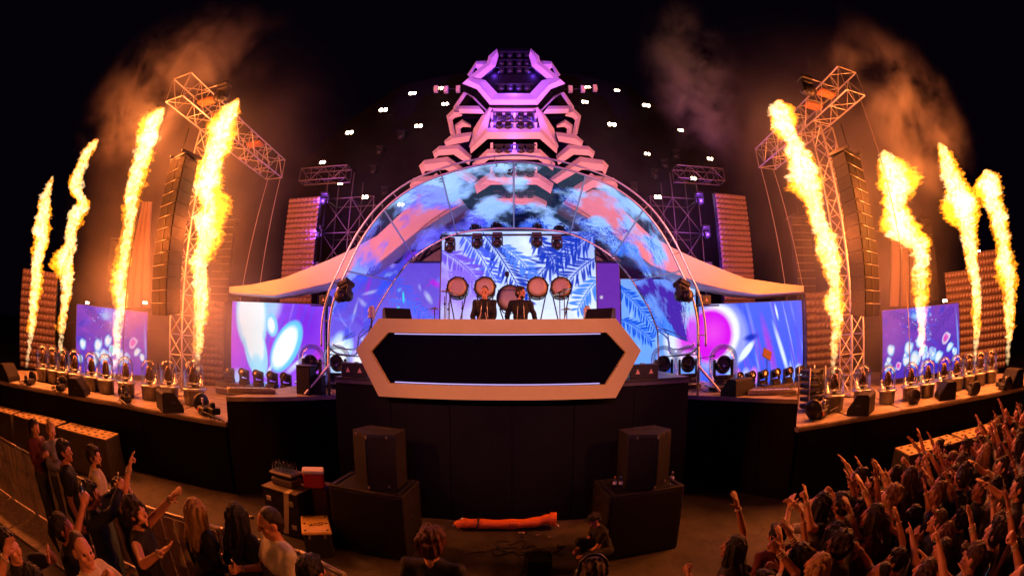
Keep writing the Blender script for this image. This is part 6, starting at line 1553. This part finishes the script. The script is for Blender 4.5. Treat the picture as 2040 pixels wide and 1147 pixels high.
t = put(pp, 116, 1030, HD, (.7, .9), 'dark-haired person with back turned raising a lit phone at the far left', skin=2, hair='black'); phone_at(t, pp, 1, 'lit phone raised above the dark-haired person at the far left')
t = put(make_person(38, {1: ((.22, .35, 1.62), 'fist', (0, 1, 0)), -1: ((-.2, .35, 1.3), 'relaxed', (1, 0, 0))}, head=(-.35, .1), hair='buzz', band=(1,), eyes=True), 150, 1068, HD, (1, .35), 'shaven-headed man in cream tee with bracelets and raised forearm', skin=1, hair='brown', shirt='cream', scale=1.05)
t = put(make_person(39, {1: ((.3, .25, 1.75), 'open', (0, 1, 0)), -1: ((-.2, .35, 1.6), 'open', (0, 1, 0))}, hair='short', band=(1,)), 8, 1062, HD, (.9, .5), 'person cut by the left picture edge with open hands raised', skin=1)
pp = make_person(40, {1: ((.06, .36, 1.55), 'hold', (-1, 0, .2)), -1: ((-.08, .36, 1.5), 'hold', (1, 0, .2))}, hair='short', band=(1,))
t = put(pp, 60, 1135, HD, (.9, .6), 'person at the bottom left corner holding up a phone', skin=2); phone_at(t, pp, 1, 'phone held in the bottom left corner')
t = put(make_person(41, {1: ((.22, .2, 1.05), 'relaxed', (-1, 0, 0))}, hair='long', fem=True, sleeve='long'), 384, 1000, HD, (.25, 1), 'long-haired blond woman in black seen from behind at the rail', skin=4, hair='blond', shirt='black', scale=.98)
t = put(make_person(42, {}, hair='long', fem=True, sleeve='long'), 466, 1010, HD, (.1, 1), 'woman with long straight black hair in black beside the blond woman', skin=1, hair='black', shirt='black', scale=.98)
mw = make_person(43, {1: ((.10, .34, 1.22), 'hold', (-1, 0, .5)), -1: ((-.10, .32, 1.16), 'hold', (1, 0, .5))}, head=(-.1, -.3), hair='buzz', eyes=True, band=(1,))
t = put(mw, 541, 1022, 1.70, (-.55, -.8), 'man in white printed tee looking down at his phone before the rail', skin=0, hair='dark brown', shirt='white', trousers='denim blue', scale=1.06)
phone_at(t, mw, 1, 'dark phone in the hands of the man in the white tee', False)
for k in range(4): MB().prism([(-.12, .132, 1.24 - .035 * k), (.12, .132, 1.24 - .035 * k), (.12, .138, 1.22 - .035 * k), (-.12, .138, 1.22 - .035 * k)], (0, .012, 0)).build('shirt_stripe', mat('dark_shirt_print', (.03, .03, .05), .8), t)
t = put(make_person(44, {}, hair='short'), 612, 1118, HD, (.2, 1), 'dark head and back at the bottom edge beside the rail end', skin=2)
t = put(make_person(45, {}, hair='curly', head=(0, 0)), 856, 1062, HD, (.1, 1), 'curly auburn-haired person in black at the bottom edge, back turned', skin=1, hair='auburn', scale=1.03)
t = put(make_person(46, {}, hair='short', head=(0, -.15)), 1182, 1122, HD, (.0, 1), 'person with headphones whose head tops the bottom edge', skin=1, hair='brown')
for s in (-1, 1): MB().ball((s * .095, .02, 1.635), (.02, .035, .04), 10, 8).build('ear_cup', M_PLASTIC, t)
hp = MB(); hp.path([(-.095, .0, 1.64), (-.085, .0, 1.74), (-.045, 0, 1.785), (0, 0, 1.795), (.045, 0, 1.785), (.085, 0, 1.74), (.095, 0, 1.64)], .012, 6); hp.build('headband', M_PLASTIC, t)
cp_ = at(1160, 1068, Z=0.0); t = add_person(make_person(47, {1: ((.15, .42, 1.12), 'hold', (-1, 0, 0)), -1: ((-.1, .42, 1.1), 'hold', (1, 0, 0))}, legs='crouch', lean=.35, hair='cap', head=(0, -.3), band=(1,)), (cp_.x + .1, 6.35, 0), face_angle(-1, -.25), 'crouching crew member in black cap beside the right front subwoofer', 0, 'black', 'black', 'black')
bx_ = thing('tool_bag', 'black kit bag on the ground before the crouching crew member', 'bag', (.42, 6.3, 0)); MB().bbox((0, 0, .18), (.45, .35, .36), .06).build('body', M_BLACK, bx_); MB().path([(-.12, 0, .36), (-.1, 0, .46), (.1, 0, .46), (.12, 0, .36)], .015, 6).build('handle', M_MATTE, bx_)

# ---- the dense crowd on the right, facing the booth
keys = [k for k in P]; rc = random.Random(11)
NUM = ['one', 'two', 'three', 'four', 'five', 'six', 'seven', 'eight', 'nine', 'ten']; ORD2 = ORD + ['seventeenth', 'eighteenth', 'nineteenth', 'twentieth'] + ['number %d' % n for n in range(21, 50)]
WT = {'down': 1.6, 'down_long': 2.2, 'right_open': 1.6, 'left_open_long': 1.6, 'both_open': 1.6, 'fist': 1.8, 'point': 1.3, 'horns': 1.5, 'phone': .9, 'wave': 1.8, 'clap': 1.4, 'peace': 1.4, 'reach': 1.8, 'tall_reach': 1.0, 'look': 1.4}
rows_ = []
for ri in range(9):
    row = []; x = 2.15 - .14 * ri + rc.uniform(0, .2)
    while x < 12.2:
        yf = 3.25 + (x - 1.9) * .25 if x < 4.6 else (3.92 if x < 6.0 else 3.92 - (x - 6.0) * .27)
        y = yf * .95 - ri * .47 + rc.uniform(-.13, .13)
        q = proj((x, y, 2.2))
        if q[0] < 2070 and q[1] < 1150 and y > -.5 and math.hypot(x, y) > 1.6: row.append((x, y))
        x += rc.uniform(.46, .62)
    if row: rows_.append(row)
cnt = 0
for ri, row in enumerate(rows_):
    for ci, (x, y) in enumerate(row):
        kk = rc.choices(keys, [WT[k] for k in keys])[0]
        hc_ = rc.choices(['black', 'dark brown', 'brown', 'blond', 'auburn', 'red'], [4, 4, 2, 1.2, 1, .15])[0]; sh_ = rc.choices(list(CLOTHES), [6, 3, 1.2, 2, 1.5, 1, 1, 1, 2])[0]
        lab = '%s-haired person, %s, crowd row %s, %s from left' % (hc_.replace(' ', '-'), POSEWORD[kk], NUM[ri], ORD2[ci])
        if kk == 'point': lab = 'person with %s, crowd row %s, %s from left' % (POSEWORD[kk], NUM[ri], ORD2[ci])
        fx, fy = -x * .75 + rc.uniform(-3, 3), 8.6 - y
        t = add_person(P[kk], (x, y, 0), face_angle(fx, fy), lab, rc.randrange(5), hc_, sh_, rc.choice(['black', 'dark grey', 'denim blue']), rc.uniform(.90, 1.06) * 1.13, 'dense crowd on the right')
        rz_ = t.rotation_euler.z; t.rotation_euler = (rc.uniform(-.10, .06), rc.uniform(-.09, .09), rz_)
        if kk == 'phone': phone_at(t, P[kk], 1, 'phone held up in crowd row %s by the %s person from left' % (NUM[ri], ORD2[ci]), rc.random() < .5)
        cnt += 1
bpy.data.scenes.remove(WORKSHOP)
